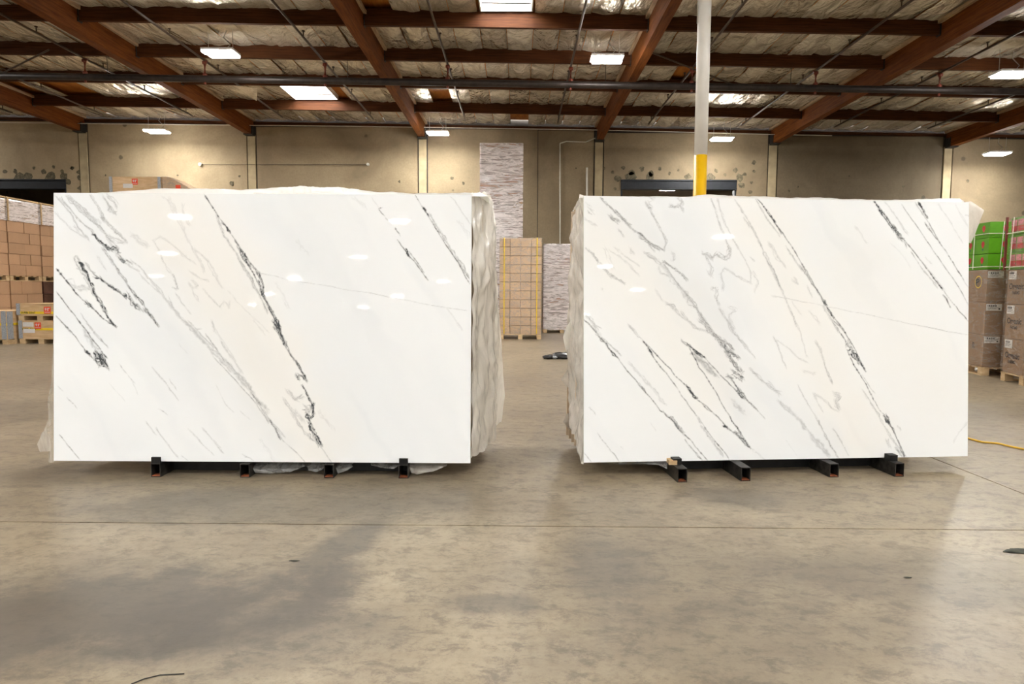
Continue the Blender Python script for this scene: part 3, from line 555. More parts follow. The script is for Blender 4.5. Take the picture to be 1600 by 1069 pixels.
RV = [
 ('E', .5, 7, 6, [(310,95),(370,150),(420,200),(480,260),(560,330)]), ('E', .8, 7, 5, [(315,92),(330,105)]), ('E', .55, 9, 8, [(415,180),(470,240),(530,290)]), ('E', .5, 12, 9, [(375,220),(450,260)]), ('E', .6, 7, 5, [(555,325),(620,375),(690,425),(770,468)]), ('E', .55, 6, 6, [(590,370),(660,420),(740,460)]), ('E', .35, 5, 5, [(640,400),(700,475)]),
 ('E', .4, 6, 6, [(635,120),(655,165),(690,220),(730,290),(765,360),(782,400),(770,440),(765,468)]), ('E', .35, 10, 9, [(640,140),(680,170)]), ('E', .3, 9, 9, [(650,85),(700,95)]), ('E', .35, 9, 9, [(800,150),(850,155),(880,140),(900,185)]), ('E', .35, 8, 8, [(860,90),(900,120),(880,150)]), ('E', .3, 14, 10, [(225,170),(265,190)]),
 ('E', .4, 8, 7, [(200,450),(250,490),(300,550)]), ('E', .3, 8, 7, [(300,550),(350,610),(400,660)]), ('E', .4, 10, 8, [(380,640),(430,670),(490,705)]), ('E', .2, 6, 6, [(350,440),(375,520),(410,600)]), ('E', .22, 6, 6, [(370,460),(430,500),(500,550),(590,655)]), ('E', .22, 5, 5, [(400,440),(480,500),(590,580)]), ('E', .3, 6, 6, [(440,310),(480,370)]), ('E', .25, 9, 8, [(525,450),(550,490)]),
 ('E', .3, 9, 7, [(620,480),(700,520),(760,560)]), ('E', .65, 7, 6, [(760,540),(800,570),(850,605)]), ('E', .45, 9, 8, [(850,600),(900,640),(935,680)]), ('E', .45, 7, 6, [(755,565),(800,620),(850,690),(890,740)]), ('E', .5, 7, 6, [(880,730),(940,790),(980,850),(1020,920),(1060,980),(1120,1050)]), ('E', .45, 8, 8, [(900,760),(960,830),(1010,890),(1080,1000)]), ('E', .2, 20, 10, [(740,560),(850,700),(980,860)]),
 ('E', .35, 6, 6, [(820,480),(830,510),(820,540)]), ('E', .25, 6, 6, [(200,240),(290,295)]), ('E', .2, 5, 5, [(210,130),(250,150)]),
 ('E', .35, 6, 5, [(1100,95),(1140,180),(1150,250),(1190,340),(1220,420),(1240,490)]), ('E', .4, 8, 9, [(1040,490),(1080,500),(1110,530),(1145,490),(1160,510),(1200,525),(1225,515),(1245,450),(1230,440)]), ('E', .35, 6, 6, [(1050,490),(1090,560),(1110,600),(1090,640)]), ('E', .3, 8, 9, [(1085,610),(1110,650)]),
 ('E', .28, 5, 5, [(1150,100),(1170,190),(1200,280),(1250,370),(1300,460),(1350,540),(1385,620),(1385,690)]), ('E', .25, 6, 6, [(1385,700),(1330,670),(1270,640),(1220,605),(1195,590),(1170,640),(1190,700),(1180,760)]), ('E', .22, 6, 6, [(1400,610),(1440,700),(1410,760)]), ('E', .3, 6, 7, [(1100,740),(1140,740),(1130,790),(1160,860)]), ('E', .3, 6, 6, [(1160,870),(1200,930),(1240,1010),(1260,1040)]), ('E', .22, 6, 6, [(1220,870),(1280,890),(1230,930),(1250,980)]),
 ('E', .35, 6, 5, [(1270,105),(1310,160),(1350,225),(1400,320),(1440,400),(1480,480)]), ('E', .48, 7, 6, [(1470,470),(1500,530),(1540,600),(1600,735)]), ('E', .3, 6, 6, [(1330,230),(1380,300)]), ('E', .2, 6, 6, [(1510,420),(1560,490),(1600,550)]), ('E', .3, 6, 6, [(1380,510),(1410,540)]), ('E', .2, 4, 4, [(1530,792),(1600,797)]),
 ('E', .3, 6, 6, [(780,840),(850,900),(920,960),(1000,1020),(1090,1050)]), ('E', .35, 8, 8, [(780,845),(830,860),(860,900)]), ('E', .2, 6, 6, [(700,740),(760,830)]), ('E', .35, 5, 4, [(880,905),(950,980),(1020,1040)]), ('E', .3, 6, 6, [(320,730),(330,740)]),
 ('E', .4, 9, 8, [(195,910),(250,970),(300,1040)]), ('E', .85, 5, 3, [(193,960),(240,1005),(290,1060)]), ('E', .4, 6, 5, [(515,995),(560,1040)]),
 ('E', .85, 5, 3, [(1430,95),(1465,140),(1500,190),(1550,260),(1605,355)]), ('E', .95, 8, 4, [(1480,150),(1500,185)]), ('E', 1., 10, 4, [(1535,235),(1560,270)]), ('E', .35, 6, 5, [(1420,95),(1500,240),(1590,360)]),
 ('G', .85, 6, 3, [(0,175),(50,265),(100,335),(140,395),(190,470),(240,555)]), ('G', .95, 9, 4, [(20,210),(50,262)]), ('G', .95, 9, 4, [(230,540),(250,575)]), ('G', .8, 6, 4, [(240,560),(290,640),(330,710),(370,780),(405,838)]), ('G', .6, 7, 6, [(220,560),(280,640),(340,730),(400,830)]), ('G', .9, 11, 7, [(380,800),(410,840)]), ('G', .9, 8, 4, [(405,840),(440,890),(465,930)]), ('G', .75, 6, 4, [(460,925),(500,975),(545,1030)]), ('G', .35, 6, 5, [(120,420),(180,510),(240,600)]), ('G', .3, 9, 8, [(380,830),(440,940),(490,1020)]),
 ('H', .85, 5, 3, [(400,0),(440,40),(480,90),(510,140),(540,190),(570,250)]), ('H', .6, 5, 4, [(395,10),(440,70),(470,120),(490,170)]), ('H', 1., 14, 9, [(520,195),(545,240),(570,270)]), ('H', .95, 10, 5, [(560,240),(585,290),(603,322)]), ('H', .9, 8, 5, [(492,190),(510,185),(530,200)]), ('H', .9, 6, 3, [(492,190),(510,240),(540,295),(570,340)]), ('H', .6, 10, 8, [(500,130),(520,180)]),
 ('H', .85, 6, 3, [(560,325),(600,390),(630,450),(655,500)]), ('H', .4, 4, 3, [(580,340),(620,400),(660,455)]), ('H', .6, 5, 3, [(655,500),(690,560),(720,590)]), ('H', 1., 12, 7, [(715,590),(735,620),(755,650)]), ('H', .85, 6, 4, [(750,645),(790,720),(820,790),(848,850)]), ('H', .8, 8, 5, [(815,800),(845,848)]), ('H', .6, 5, 4, [(780,790),(830,850)]), ('H', .32, 7, 6, [(580,430),(640,520),(700,620),(760,720),(830,830)]), ('H', .3, 6, 6, [(800,655),(820,685)]), ('H', .3, 8, 8, [(730,740),(750,790)]),
 ('G', .9, 8, 5, [(735,108),(765,150),(800,195)]), ('G', .95, 10, 8, [(770,160),(800,200)]), ('G', .9, 7, 6, [(765,165),(820,240),(870,310),(925,385)]), ('G', .85, 8, 7, [(800,190),(840,250),(880,300),(920,355)]), ('G', 1., 14, 9, [(855,285),(885,305)]), ('G', .6, 8, 7, [(870,300),(910,340),(915,370),(940,385)]), ('G', .45, 5, 4, [(900,330),(950,400),(960,440)]), ('G', .8, 5, 3, [(920,355),(1000,445),(1050,510),(1110,590)]), ('G', .95, 9, 4, [(1110,590),(1150,640),(1180,680),(1215,725)]), ('G', .75, 5, 3, [(1215,725),(1270,800),(1330,880),(1395,948)]), ('G', .7, 4, 2, [(990,460),(1020,505),(1050,548)]), ('G', .4, 5, 4, [(1050,548),(1110,630),(1180,720)]), ('G', .8, 7, 4, [(1212,762),(1240,800),(1270,848)]), ('G', .3, 4, 3, [(1060,520),(1140,620),(1240,740)]),
 ('G', .28, 5, 5, [(810,115),(870,190),(930,290),(970,340)]), ('G', .25, 4, 4, [(1090,500),(1140,550)]), ('G', .65, 4, 2, [(925,130),(990,225),(1050,310),(1130,425),(1200,530),(1270,630),(1320,700),(1395,838)]),
 ('G', 1., 11, 6, [(1040,118),(1062,150),(1080,175)]), ('G', .9, 8, 5, [(1075,170),(1090,200),(1108,232)]), ('G', .4, 5, 4, [(1020,120),(1080,210),(1120,270)]), ('G', .7, 6, 4, [(1090,255),(1130,320),(1180,390)]), ('G', .6, 5, 4, [(1115,260),(1160,340),(1200,400)]), ('G', .75, 5, 3, [(1180,390),(1230,455),(1270,520)]), ('G', .8, 6, 3, [(1270,520),(1320,600),(1360,665)]), ('G', .4, 4, 3, [(1360,665),(1398,720)]), ('G', .18, 5, 5, [(1180,130),(1260,250),(1350,400)]), ('G', .15, 5, 5, [(1300,130),(1390,290)]), ('G', .35, 5, 4, [(1370,205),(1400,212)]),
 ('G', .15, 8, 6, [(600,280),(650,350),(690,410)]), ('G', .1, 8, 6, [(850,400),(950,500),(990,580)]),
 ('G', .25, 3, 2, [(20,765),(200,800),(330,825),(400,840),(600,880),(800,920),(1000,965),(1250,1015)]), ('H', .35, 3, 2, [(900,28),(1000,50),(1100,70),(1242,95)]),
 ('G', .25, 6, 6, [(0,390),(60,480),(120,570)]), ('G', .3, 6, 5, [(0,540),(50,640),(100,740),(150,860),(200,980)]), ('G', .22, 8, 8, [(180,640),(210,690),(170,660)]), ('G', .25, 5, 5, [(270,700),(310,780)]), ('G', .2, 5, 5, [(280,870),(360,970)]), ('G', .15, 5, 5, [(160,800),(230,900)]),
 ('F', .55, 6, 4, [(170,0),(215,40),(260,95)]), ('F', .9, 7, 5, [(255,95),(290,130),(330,185),(380,240)]), ('F', .8, 5, 3, [(380,240),(420,290),(460,345),(510,400)]), ('F', .85, 7, 4, [(505,395),(545,440),(580,480)]), ('F', .8, 5, 3, [(580,480),(640,560),(665,575)]), ('F', .8, 6, 5, [(660,570),(720,630),(780,705)]), ('F', .6, 9, 8, [(700,600),(745,650),(785,705)]), ('F', .75, 5, 3, [(780,700),(840,760),(880,810),(935,870)]), ('F', .6, 5, 4, [(790,740),(840,800),(900,870)]), ('F', .4, 5, 5, [(240,90),(330,160),(400,220)]), ('F', .3, 8, 6, [(200,30),(270,90)]), ('F', .2, 10, 8, [(440,260),(520,350),(600,440),(680,530)]),
 ('F', .35, 5, 4, [(445,35),(490,85),(530,125)]), ('F', .95, 8, 4, [(530,125),(560,165),(595,215)]), ('F', .85, 5, 3, [(545,140),(620,220),(700,305),(750,365),(800,410)]), ('F', 1., 10, 5, [(795,405),(830,445),(870,490)]), ('F', .85, 6, 4, [(870,490),(930,545),(1000,600),(1040,650)]), ('F', 1., 12, 7, [(1035,645),(1060,675)]), ('F', .8, 7, 5, [(1060,670),(1120,720),(1160,760),(1200,795)]), ('F', .7, 10, 8, [(1100,690),(1150,740),(1190,780)]), ('F', .7, 5, 3, [(560,180),(620,260),(690,350),(750,430)]), ('F', .6, 4, 3, [(750,430),(810,520),(870,600)]), ('F', .5, 9, 6, [(870,600),(890,640)]), ('F', .75, 5, 3, [(880,615),(930,685),(980,750),(1030,810),(1065,865)]), ('F', .4, 5, 5, [(890,650),(950,740),(1030,850)]),
 ('F', .6, 8, 6, [(770,125),(790,150),(820,165)]), ('F', .95, 9, 5, [(795,150),(840,175),(870,205),(920,240)]), ('F', .85, 5, 3, [(920,240),(970,295),(1020,350),(1060,390),(1110,440)]), ('F', .8, 9, 7, [(1105,435),(1135,470),(1160,490)]), ('F', .85, 6, 3, [(815,170),(845,230),(880,290),(920,350),(960,410)]), ('F', .8, 5, 3, [(960,410),(990,460),(1020,520),(1070,600)]), ('F', .85, 6, 4, [(1060,590),(1100,650),(1150,720),(1200,798)]), ('F', .35, 30, 10, [(840,200),(880,250),(940,310),(990,350)]), ('F', .25, 34, 10, [(900,270),(960,330)]),
 ('F', .55, 8, 9, [(880,0),(930,50),(980,110),(1020,160)]), ('F', .75, 12, 12, [(1010,130),(1050,190),(1090,210),(1130,240)]), ('F', .7, 12, 12, [(1040,190),(1080,250),(1120,290),(1140,330)]), ('F', .8, 11, 11, [(1090,320),(1130,350),(1150,370)]), ('F', .6, 10, 9, [(1050,340),(1090,370)]), ('F', .6, 8, 8, [(960,80),(1040,130),(1100,190)]), ('F', .75, 6, 5, [(1080,370),(1130,440),(1180,500),(1240,560)]), ('F', .4, 4, 3, [(1240,560),(1290,612)]), ('F', .35, 7, 8, [(1050,0),(1090,60),(1130,120),(1180,170)]), ('F', .28, 6, 6, [(1150,140),(1230,240)]), ('F', .3, 7, 7, [(1190,300),(1270,380),(1380,460)]), ('F', .2, 26, 12, [(1090,500),(1160,580)]), ('F', .3, 6, 7, [(1100,60),(1050,0)]),
 ('F', .3, 5, 4, [(200,540),(240,590)]), ('F', .5, 4, 3, [(250,700),(310,780),(385,875)]), ('F', .35, 4, 3, [(165,820),(215,882)]), ('F', .15, 5, 4, [(580,640),(620,690)]), ('F', .2, 4, 3, [(390,780),(410,800)]), ('F', .2, 5, 4, [(1200,790),(1290,870)]),
 ('H', .2, 5, 4, [(0,370),(60,450),(70,480)]), ('H', .22, 22, 8, [(60,500),(200,620),(330,790),(380,850)]), ('H', .3, 4, 3, [(90,540),(200,620),(290,740),(390,850)]), ('H', .3, 5, 4, [(180,400),(230,490),(300,610)]), ('H', .4, 6, 5, [(300,610),(350,700),(390,780),(435,852)]), ('H', .3, 6, 6, [(290,130),(320,180),(345,260)]), ('H', .35, 6, 5, [(340,250),(370,340),(400,400)]), ('H', .32, 9, 9, [(405,460),(440,470),(415,500),(440,560)]), ('H', .25, 6, 6, [(275,450),(340,490),(400,550),(435,572)]), ('H', .28, 5, 4, [(280,460),(310,520),(340,575)]), ('H', .28, 6, 5, [(30,100),(60,150),(90,250),(115,298)]), ('H', .22, 5, 5, [(50,120),(130,180),(190,240),(250,262)]), ('H', .25, 4, 4, [(165,10),(200,80),(230,200),(240,240)]), ('H', .3, 5, 4, [(400,670),(450,750),(500,840)]), ('H', .14, 8, 6, [(1240,620),(1180,700),(1140,760)]), ('H', .15, 4, 3, [(110,740),(180,840)]), ('H', .2, 5, 5, [(210,320),(300,340)])]
# broad soft tints: cream (c) and cool grey (g) bands, px on the face
LT = [('g', .55, 110, [(120,330),(200,430),(300,560)]), ('g', .5, 80, [(90,470),(150,520)]), ('g', .45, 130, [(180,320),(260,400),(380,560)]), ('c', .9, 100, [(240,330),(330,440),(430,600),(490,700)]), ('c', .8, 90, [(280,320),(360,430),(440,560)]), ('c', .35, 60, [(110,390),(180,470)]), ('g', .3, 160, [(420,320),(500,480),(560,640)]),
      ('g', .4, 40, [(230,430),(330,560),(430,690)]), ('g', .25, 60, [(90,610),(200,700)]), ('g', .22, 60, [(330,330),(400,420)])]
RT = [('c', .7, 120, [(930,380),(1040,500),(1100,600)]), ('c', .75, 100, [(1190,360),(1270,520),(1350,690)]), ('c', .5, 80, [(1160,330),(1240,480)]), ('c', .4, 120, [(1000,480),(1120,640)]), ('g', .5, 90, [(950,320),(1060,400),(1130,520)]), ('g', .4, 80, [(1060,340),(1130,430)]), ('g', .35, 40, [(1100,560),(1160,640)]), ('g', .3, 120, [(1260,340),(1330,420)]), ('c', .45, 140, [(1330,420),(1450,600)]), ('g', .3, 60, [(1180,600),(1290,700)])]

def slab_frame(P0, P1, lean):
    u = (P1-P0); W = u.length; u.normalize(); n0 = u.cross(Vector((0,0,1))); n0 = n0 if n0.y < 0 else -n0
    up = Vector((0,0,1))*math.cos(lean)-n0*math.sin(lean); n = u.cross(up); n = n if n.y < 0 else -n
    mw = Matrix(((u.x, -n.x, up.x, P0.x), (u.y, -n.y, up.y, P0.y), (u.z, -n.z, up.z, P0.z), (0,0,0,1)))
    return W, mw
def uv_of(mw, px, py):
    inv = mw.inverted(); c = inv @ CP; d = inv.to_3x3() @ ray(px, py); k = -c.y/d.y; q = c+d*k; return q.x, q.z
def vein_field(W, H, mw, veins, tints, seed):
    st = .005; nx, nzv = int(W/st)+1, int(H/st)+1
    A = np.zeros((nzv, nx)); r = np.random.RandomState(seed)
    P_, Wd, St = [], [], []
    for crop, s, wmm, jit, pts_ in veins:
        ox, oy, sc = CROP[crop]; q = np.array([uv_of(mw, ox+a*sc, oy+b*sc) for a, b in pts_])
        seg = np.hypot(*(q[1:]-q[:-1]).T); L = seg.sum(); n = max(4, int(L/.0025)); tt = np.linspace(0, L, n); cum = np.r_[0, seg.cumsum()]
        x = np.interp(tt, cum, q[:, 0]); z = np.interp(tt, cum, q[:, 1])
        tx, tz = np.gradient(x), np.gradient(z); ll = np.hypot(tx, tz)+1e-9
        strands = 1 if jit <= 3 else (2 if jit <= 6 else 3)
        for sdn in range(strands):
            def n1(step):
                k = max(3, int(L/step)+3); return np.interp(np.linspace(0, k-1, n), np.arange(k), r.randn(k))
            off = (n1(.07)*.7+n1(.028)*.30+n1(.009)*.12)*jit*.001*(1 if sdn == 0 else 1.5)+(0 if sdn == 0 else r.randn()*jit*.0007)
            ww = wmm*.00044/(1+max(0, jit-5)*.09)*np.clip(1+.5*n1(.03)+.35*n1(.01), .25, 2.2)/(1 if strands == 1 else 1.25)
            ss = s*np.clip(.92+.20*n1(.06)+.22*n1(.012), .35, 1.15)
            fade = np.clip(np.minimum(tt, L-tt)/(.012+.02*min(1, L)), .25, 1)
            P_.append(np.c_[x-tz/ll*off, z+tx/ll*off]); Wd.append(np.maximum(ww*fade**.5, .0018)); St.append(ss*fade**.4)
        if jit >= 5:            # feathered fibres: short straight strokes along the grain of the stone
            gr = math.radians(-57)
            for q_ in range(int(L*(30+jit*16))):
                k = r.randint(n); ta = math.atan2(tz[k], tx[k]); aa = gr+.35*(((ta-gr+PI/2) % PI)-PI/2)+r.randn()*.05; ln = .010+.022*r.rand()*jit/8
                cx = x[k]-tz[k]/ll[k]*r.randn()*jit*.0008; cz = z[k]+tx[k]/ll[k]*r.randn()*jit*.0008; m_ = int(ln/.0025)+2; t_ = np.linspace(-ln, ln, m_)
                P_.append(np.c_[cx+math.cos(aa)*t_, cz+math.sin(aa)*t_]); tap = np.cos(t_/ln*1.45)
                Wd.append(.0016+.0015*tap*min(1, wmm/12)); St.append(s*(.35+.6*r.rand())*tap)
    P_ = np.vstack(P_); Wd = np.concatenate(Wd); St = np.concatenate(St)
    for lo, hi, K in ((0, .004, 2), (.004, .008, 4), (.008, .016, 7), (.016, .05, 16)):
        m = (Wd >= lo) & (Wd < hi)
        if not m.any(): continue
        p, w_, s_ = P_[m], Wd[m], St[m]; ix = np.rint(p[:, 0]/st).astype(int); iz = np.rint(p[:, 1]/st).astype(int)
        for dx in range(-K, K+1):
            for dz in range(-K, K+1):
                a, b = ix+dx, iz+dz; ok = (a >= 0) & (a < nx) & (b >= 0) & (b < nzv)
                d2 = (a[ok]*st-p[ok, 0])**2+(b[ok]*st-p[ok, 1])**2
                np.maximum.at(A, (b[ok], a[ok]), s_[ok]*np.exp(-d2/np.maximum(w_[ok], .003)**2)*np.minimum(1, .5+w_[ok]/.006))
    T_ = {'c': np.zeros_like(A), 'g': np.zeros_like(A)}
    zz, xx = np.mgrid[0:nzv, 0:nx]*st
    wx = (nz(A.shape, (9, 14), seed+1)-.5)*.16+(nz(A.shape, (30, 46), seed+2)-.5)*.05; 
    for ty, s, wpx, pts_ in tints:
        q = [uv_of(mw, a, b) for a, b in pts_]; best = np.full(A.shape, 9.)
        for (ax, az), (bx, bz) in zip(q, q[1:]):
            vx, vz = bx-ax, bz-az; k = np.clip(((xx+wx-ax)*vx+(zz-az)*vz)/(vx*vx+vz*vz), 0, 1); best = np.minimum(best, np.hypot(xx+wx-ax-k*vx, zz-az-k*vz))
        T_[ty] = np.maximum(T_[ty], s*np.exp(-(best/(wpx*.0048*.6))**2))
    # cloudy diagonal drift
    rot = math.radians(-57); a2 = xx*math.cos(rot)+zz*math.sin(rot); b2 = -xx*math.sin(rot)+zz*math.cos(rot)
    gN = nz((200, 500), (5, 40), seed+3); gi = gN[np.clip(((a2-a2.min())/(a2.max()-a2.min())*199).astype(int), 0, 199), np.clip(((b2-b2.min()+wx*.6)/(b2.max()-b2.min())*499).astype(int), 0, 499)]
    T_['g'] = np.clip(T_['g']+np.clip(gi-.55, 0, 1)*.5, 0, 1)
    return nx, nzv, A, T_['g'], T_['c']

t = NT('white_marble_polished'); at_ = t.node('ShaderNodeAttribute', attribute_name='veins'); sep = t.node('ShaderNodeSeparateColor'); t.set(sep.inputs[0], at_.outputs['Color'])
tcn = t.node('ShaderNodeTexCoord'); mp = t.node('ShaderNodeMapping', {'Rotation': (0, math.radians(-57), 0), 'Scale': (.22, 1, 1)}, vector_type='POINT')
t.set(mp.inputs[0], tcn.outputs['Object']); fib = t.noise(mp.outputs[0], 160, 4, .65); fib2 = t.noise(mp.outputs[0], 55, 4, .6)
vm = t.math('MULTIPLY', sep.outputs[0], t.math('ADD', .45, t.math('ADD', t.math('MULTIPLY', fib, .75), t.math('MULTIPLY', fib2, .45))))
vf = t.node('ShaderNodeMapRange', {'Value': vm, 'From Min': .02, 'From Max': .78, 'To Max': .95}).outputs[0]
cloud = t.noise(mp.outputs[0], 6, 5, .6)
c = t.mix(t.math('MULTIPLY', cloud, .30), (.91,.94,.955,1), (.87,.905,.93,1))
c = t.mix(t.math('MULTIPLY', sep.outputs[1], .75), c, (.73,.775,.82,1)); c = t.mix(t.math('MULTIPLY', sep.outputs[2], .55), c, (.905,.875,.80,1))
c = t.mix(vf, c, (.030,.036,.042,1))
t.P(Base_Color=c, Roughness=.025); t.b.inputs['Specular IOR Level'].default_value = .11; M['marble'] = t.m
M['marble_edge'] = plain('slab_edge_stone', (.60,.62,.55,1), .5, 0, .1, 20)
M['bundle_edge'] = plain('tan_bundle_edge', (.62,.50,.36,1), .7, 0, .25, 10)

def marble_slab(P0, P1, H, veins, tints, seed, label):
    W, mw = slab_frame(P0, P1, math.radians(4))
    nx, nzv, A, G_, C_ = vein_field(W, H, mw, veins, tints, seed)
    xs_ = np.linspace(0, W, nx); zs_ = np.linspace(0, H, nzv); X, Z = np.meshgrid(xs_, zs_)
    V = np.c_[X.ravel(), np.zeros(X.size), Z.ravel()]
    i = np.arange(nx-1)[None]+np.arange(nzv-1)[:, None]*nx; Fq = np.stack([i, i+1, i+nx+1, i+nx], -1).reshape(-1, 4)
    me = bpy.data.meshes.new('marble_slab'); me.vertices.add(len(V)); me.vertices.foreach_set('co', V.astype(np.float32).ravel())
    me.loops.add(Fq.size); me.loops.foreach_set('vertex_index', Fq.ravel().astype(np.int32)); me.polygons.add(len(Fq)); me.polygons.foreach_set('loop_start', np.arange(0, Fq.size, 4, dtype=np.int32))
    me.update(calc_edges=True)
    a = me.color_attributes.new('veins', 'FLOAT_COLOR', 'POINT')
    a.data.foreach_set('color', np.c_[A.ravel(), G_.ravel(), C_.ravel(), np.ones(A.size)].astype(np.float32).ravel())
    me.materials.append(M['marble'])
    root = empty('marble_slab'); root.matrix_world = mw; tag(root, label, 'slab', 'polished marble slabs')
    face = bpy.data.objects.new('polished_face', me); COL.objects.link(face); face.parent = root
    smooth_bevel(MB().box(0, W, .0005, .02, 0, H).build('stone_body', M['marble_edge'], root), .002, 1)
    return W, mw
LP = (at(84, 720, Z=.11), at(735, 724, Z=.11)); RP = (at(912, 723, Z=.11), at(1512, 713, Z=.11))
LW, LM = marble_slab(*LP, 1.99, LV, LT, 3, 'polished white marble slab with a dark central vein, leaning at left')
RW, RM = marble_slab(*RP, 1.993, RV, RT, 5, 'polished white marble slab with long diagonal veins, leaning at right')

# ---------------------------------------------------------------- racks, bundles and film
def rack(mw, W, rails, stubs, side, protr, rear_dx):
    """rails: list of x along the slab; local frame of the rack is upright (x along slab, y back, z up)"""
    u = Vector((mw[0][0], mw[1][0], 0)).normalized(); ang = math.atan2(u.y, u.x); o = Vector((mw[0][3], mw[1][3], 0))
    r = tag(empty('slab_rack', o, ang), f'black steel rack of low rails under the {side} marble slab', 'rack', 'slab racks')
    for k, (x, pr) in enumerate(zip(rails, protr)):
        a, h, th = .036, .102, .006
        m = MB(); y0, y1 = -pr, 1.25
        m.box(x-a, x+a, y0, y1, h-th, h).box(x-a, x+a, y0, y1, 0, th).box(x-a, x-a+th, y0, y1, th, h-th).box(x+a-th, x+a, y0, y1, th, h-th)
        rl = m.build('rail', M['steel_worn'], r)
        MB().box(x-a+th, x+a-th, y0+.003, y0+.06, th, th+.004).build('rust_patch', M['rust'], rl)
        if k in stubs: MB().box(x-.032, x+.032, -.075 if pr > .1 else -pr+.004, -.008, h, h+.045).build('stop_block', M['black_steel'], rl)
    MB().box(rails[0]-.02, rails[-1]+.02, .16, .22, .004, .098).build('black_bar', M['black_steel'], r)  # black bar put in for the dark plastic and shadow under the slab
    MB().box(rails[0]-.02, rails[-1]+.02, 1.0, 1.06, .004, .098).build('black_bar', M['black_steel'], r)
    for x in (rails[0], rails[1], rails[2], rails[3]):
        MB().add([(x-.03, .14, .10), (x+.03, .14, .10), (x+.03, .20, .10), (x-.03, .20, .10), (x-.03, .28, 1.95), (x+.03, .28, 1.95), (x+.03, .34, 1.95), (x-.03, .34, 1.95)], [(3,2,1,0),(4,5,6,7),(0,1,5,4),(1,2,6,5),(2,3,7,6),(3,0,4,7)]).build('post', M['black_steel'], r)
        MB().add([(x-.03, .48, .10), (x+.03, .48, .10), (x+.03, .54, .10), (x-.03, .54, .10), (x-.03, .36, 1.95), (x+.03, .36, 1.95), (x+.03, .42, 1.95), (x-.03, .42, 1.95)], [(3,2,1,0),(4,5,6,7),(0,1,5,4),(1,2,6,5),(2,3,7,6),(3,0,4,7)]).build('post', M['black_steel'], r)
    # slabs stored behind: front side, then those leaning on the far side of the A-frame
    def stored(x0, x1, y0, lean, H, lab, gp, m):
        s = MB().box(0, x1-x0, 0, .02, 0, H).build('stored_slab', m)
        s.matrix_world = Matrix.Translation(o) @ Matrix.Rotation(ang, 4, 'Z') @ Matrix.Translation((x0, y0, .104)) @ Matrix.Rotation(-lean, 4, 'X')
        tag(s, lab, 'slab', gp)
    for k in range(4):
        stored(.03+.01*(k % 2), W-.02-.012*(k % 3), .028+.024*k, math.radians(4), 1.97, f'unpolished edge of a stored slab close behind the {side} marble slab', f'slabs stored behind the {side} slab', M['marble_edge'])
    for k in range(11):
        stored(.03+rear_dx[0]+.01*(k % 3), W+rear_dx[1]-.01*(k % 2), .565+.045*k, -math.radians(4), 1.96, f'film-wrapped slab on the far side of the {side} rack', f'slabs on the far side of the {side} rack', M['bundle_edge'])
    return r, ang, o
def rail_x(mw, px, py):
    p = at(px, py, Z=.0); q = mw.inverted() @ Vector((p.x, p.y, .0)); return q.x, p
def locx(mw, px, py):
    p = at(px, py, Z=0); u = Vector((mw[0][0], mw[1][0], 0)).normalized(); o = Vector((mw[0][3], mw[1][3], 0)); nrm = Vector((-u.y, u.x, 0)); d = p-o
    return d.dot(u), -d.dot(nrm)
lr = [locx(LM, x, y) for x, y in ((250, 742), (386, 744), (516, 745), (632, 745))]
rr_ = [locx(RM, x, y) for x, y in ((1066, 754), (1165, 752), (1303, 746), (1405, 745))]
LR = rack(LM, LW, [a for a, b in lr], (0, 3), 'left', [max(.03, b) for a, b in lr], (-.02, .07))
RR = rack(RM, RW, [a for a, b in rr_], (0, 3), 'right', [max(.03, b) for a, b in rr_], (-.0, -.03))

def resample(pts_, n):
    q = np.array([tuple(p) for p in pts_]); seg = np.linalg.norm(q[1:]-q[:-1], axis=1); cum = np.r_[0, seg.cumsum()]; tt = np.linspace(0, cum[-1], n)
    return np.c_[[np.interp(tt, cum, q[:, k]) for k in range(3)]].T
def loft(name, A_, B_, m, nu=90, nv=26, amp=.02, bulge=(0,0,0), seed=0, fs=1., rag=0, parent=None):
    a, b = resample(A_, nu), resample(B_, nu); vs = []; fsx = []
    for i in range(nu):
        for j in range(nv):
            v = j/(nv-1); p = Vector(a[i]*(1-v)+b[i]*v); s = math.sin(PI*v)
            q = Vector((p.x*5*fs, p.y*5*fs, p.z*2.2*fs+seed*7.3))
            d = Vector((mn.noise(q), mn.noise(q+Vector((9,2,1))), mn.noise(q+Vector((3,8,4)))))*amp*(.35+s) + Vector((mn.noise(q*4), mn.noise(q*4+Vector((5,5,5))), mn.noise(q*4+Vector((1,7,2)))))*amp*.45
            vs.append(p+Vector(bulge)*s+d)
    for i in range(nu-1):
        for j in range(nv-1): k = i*nv+j; fsx.append((k, k+1, k+nv+1, k+nv))
    return MB().add(vs, fsx).build(name, m, parent, True)
yb = 5.95
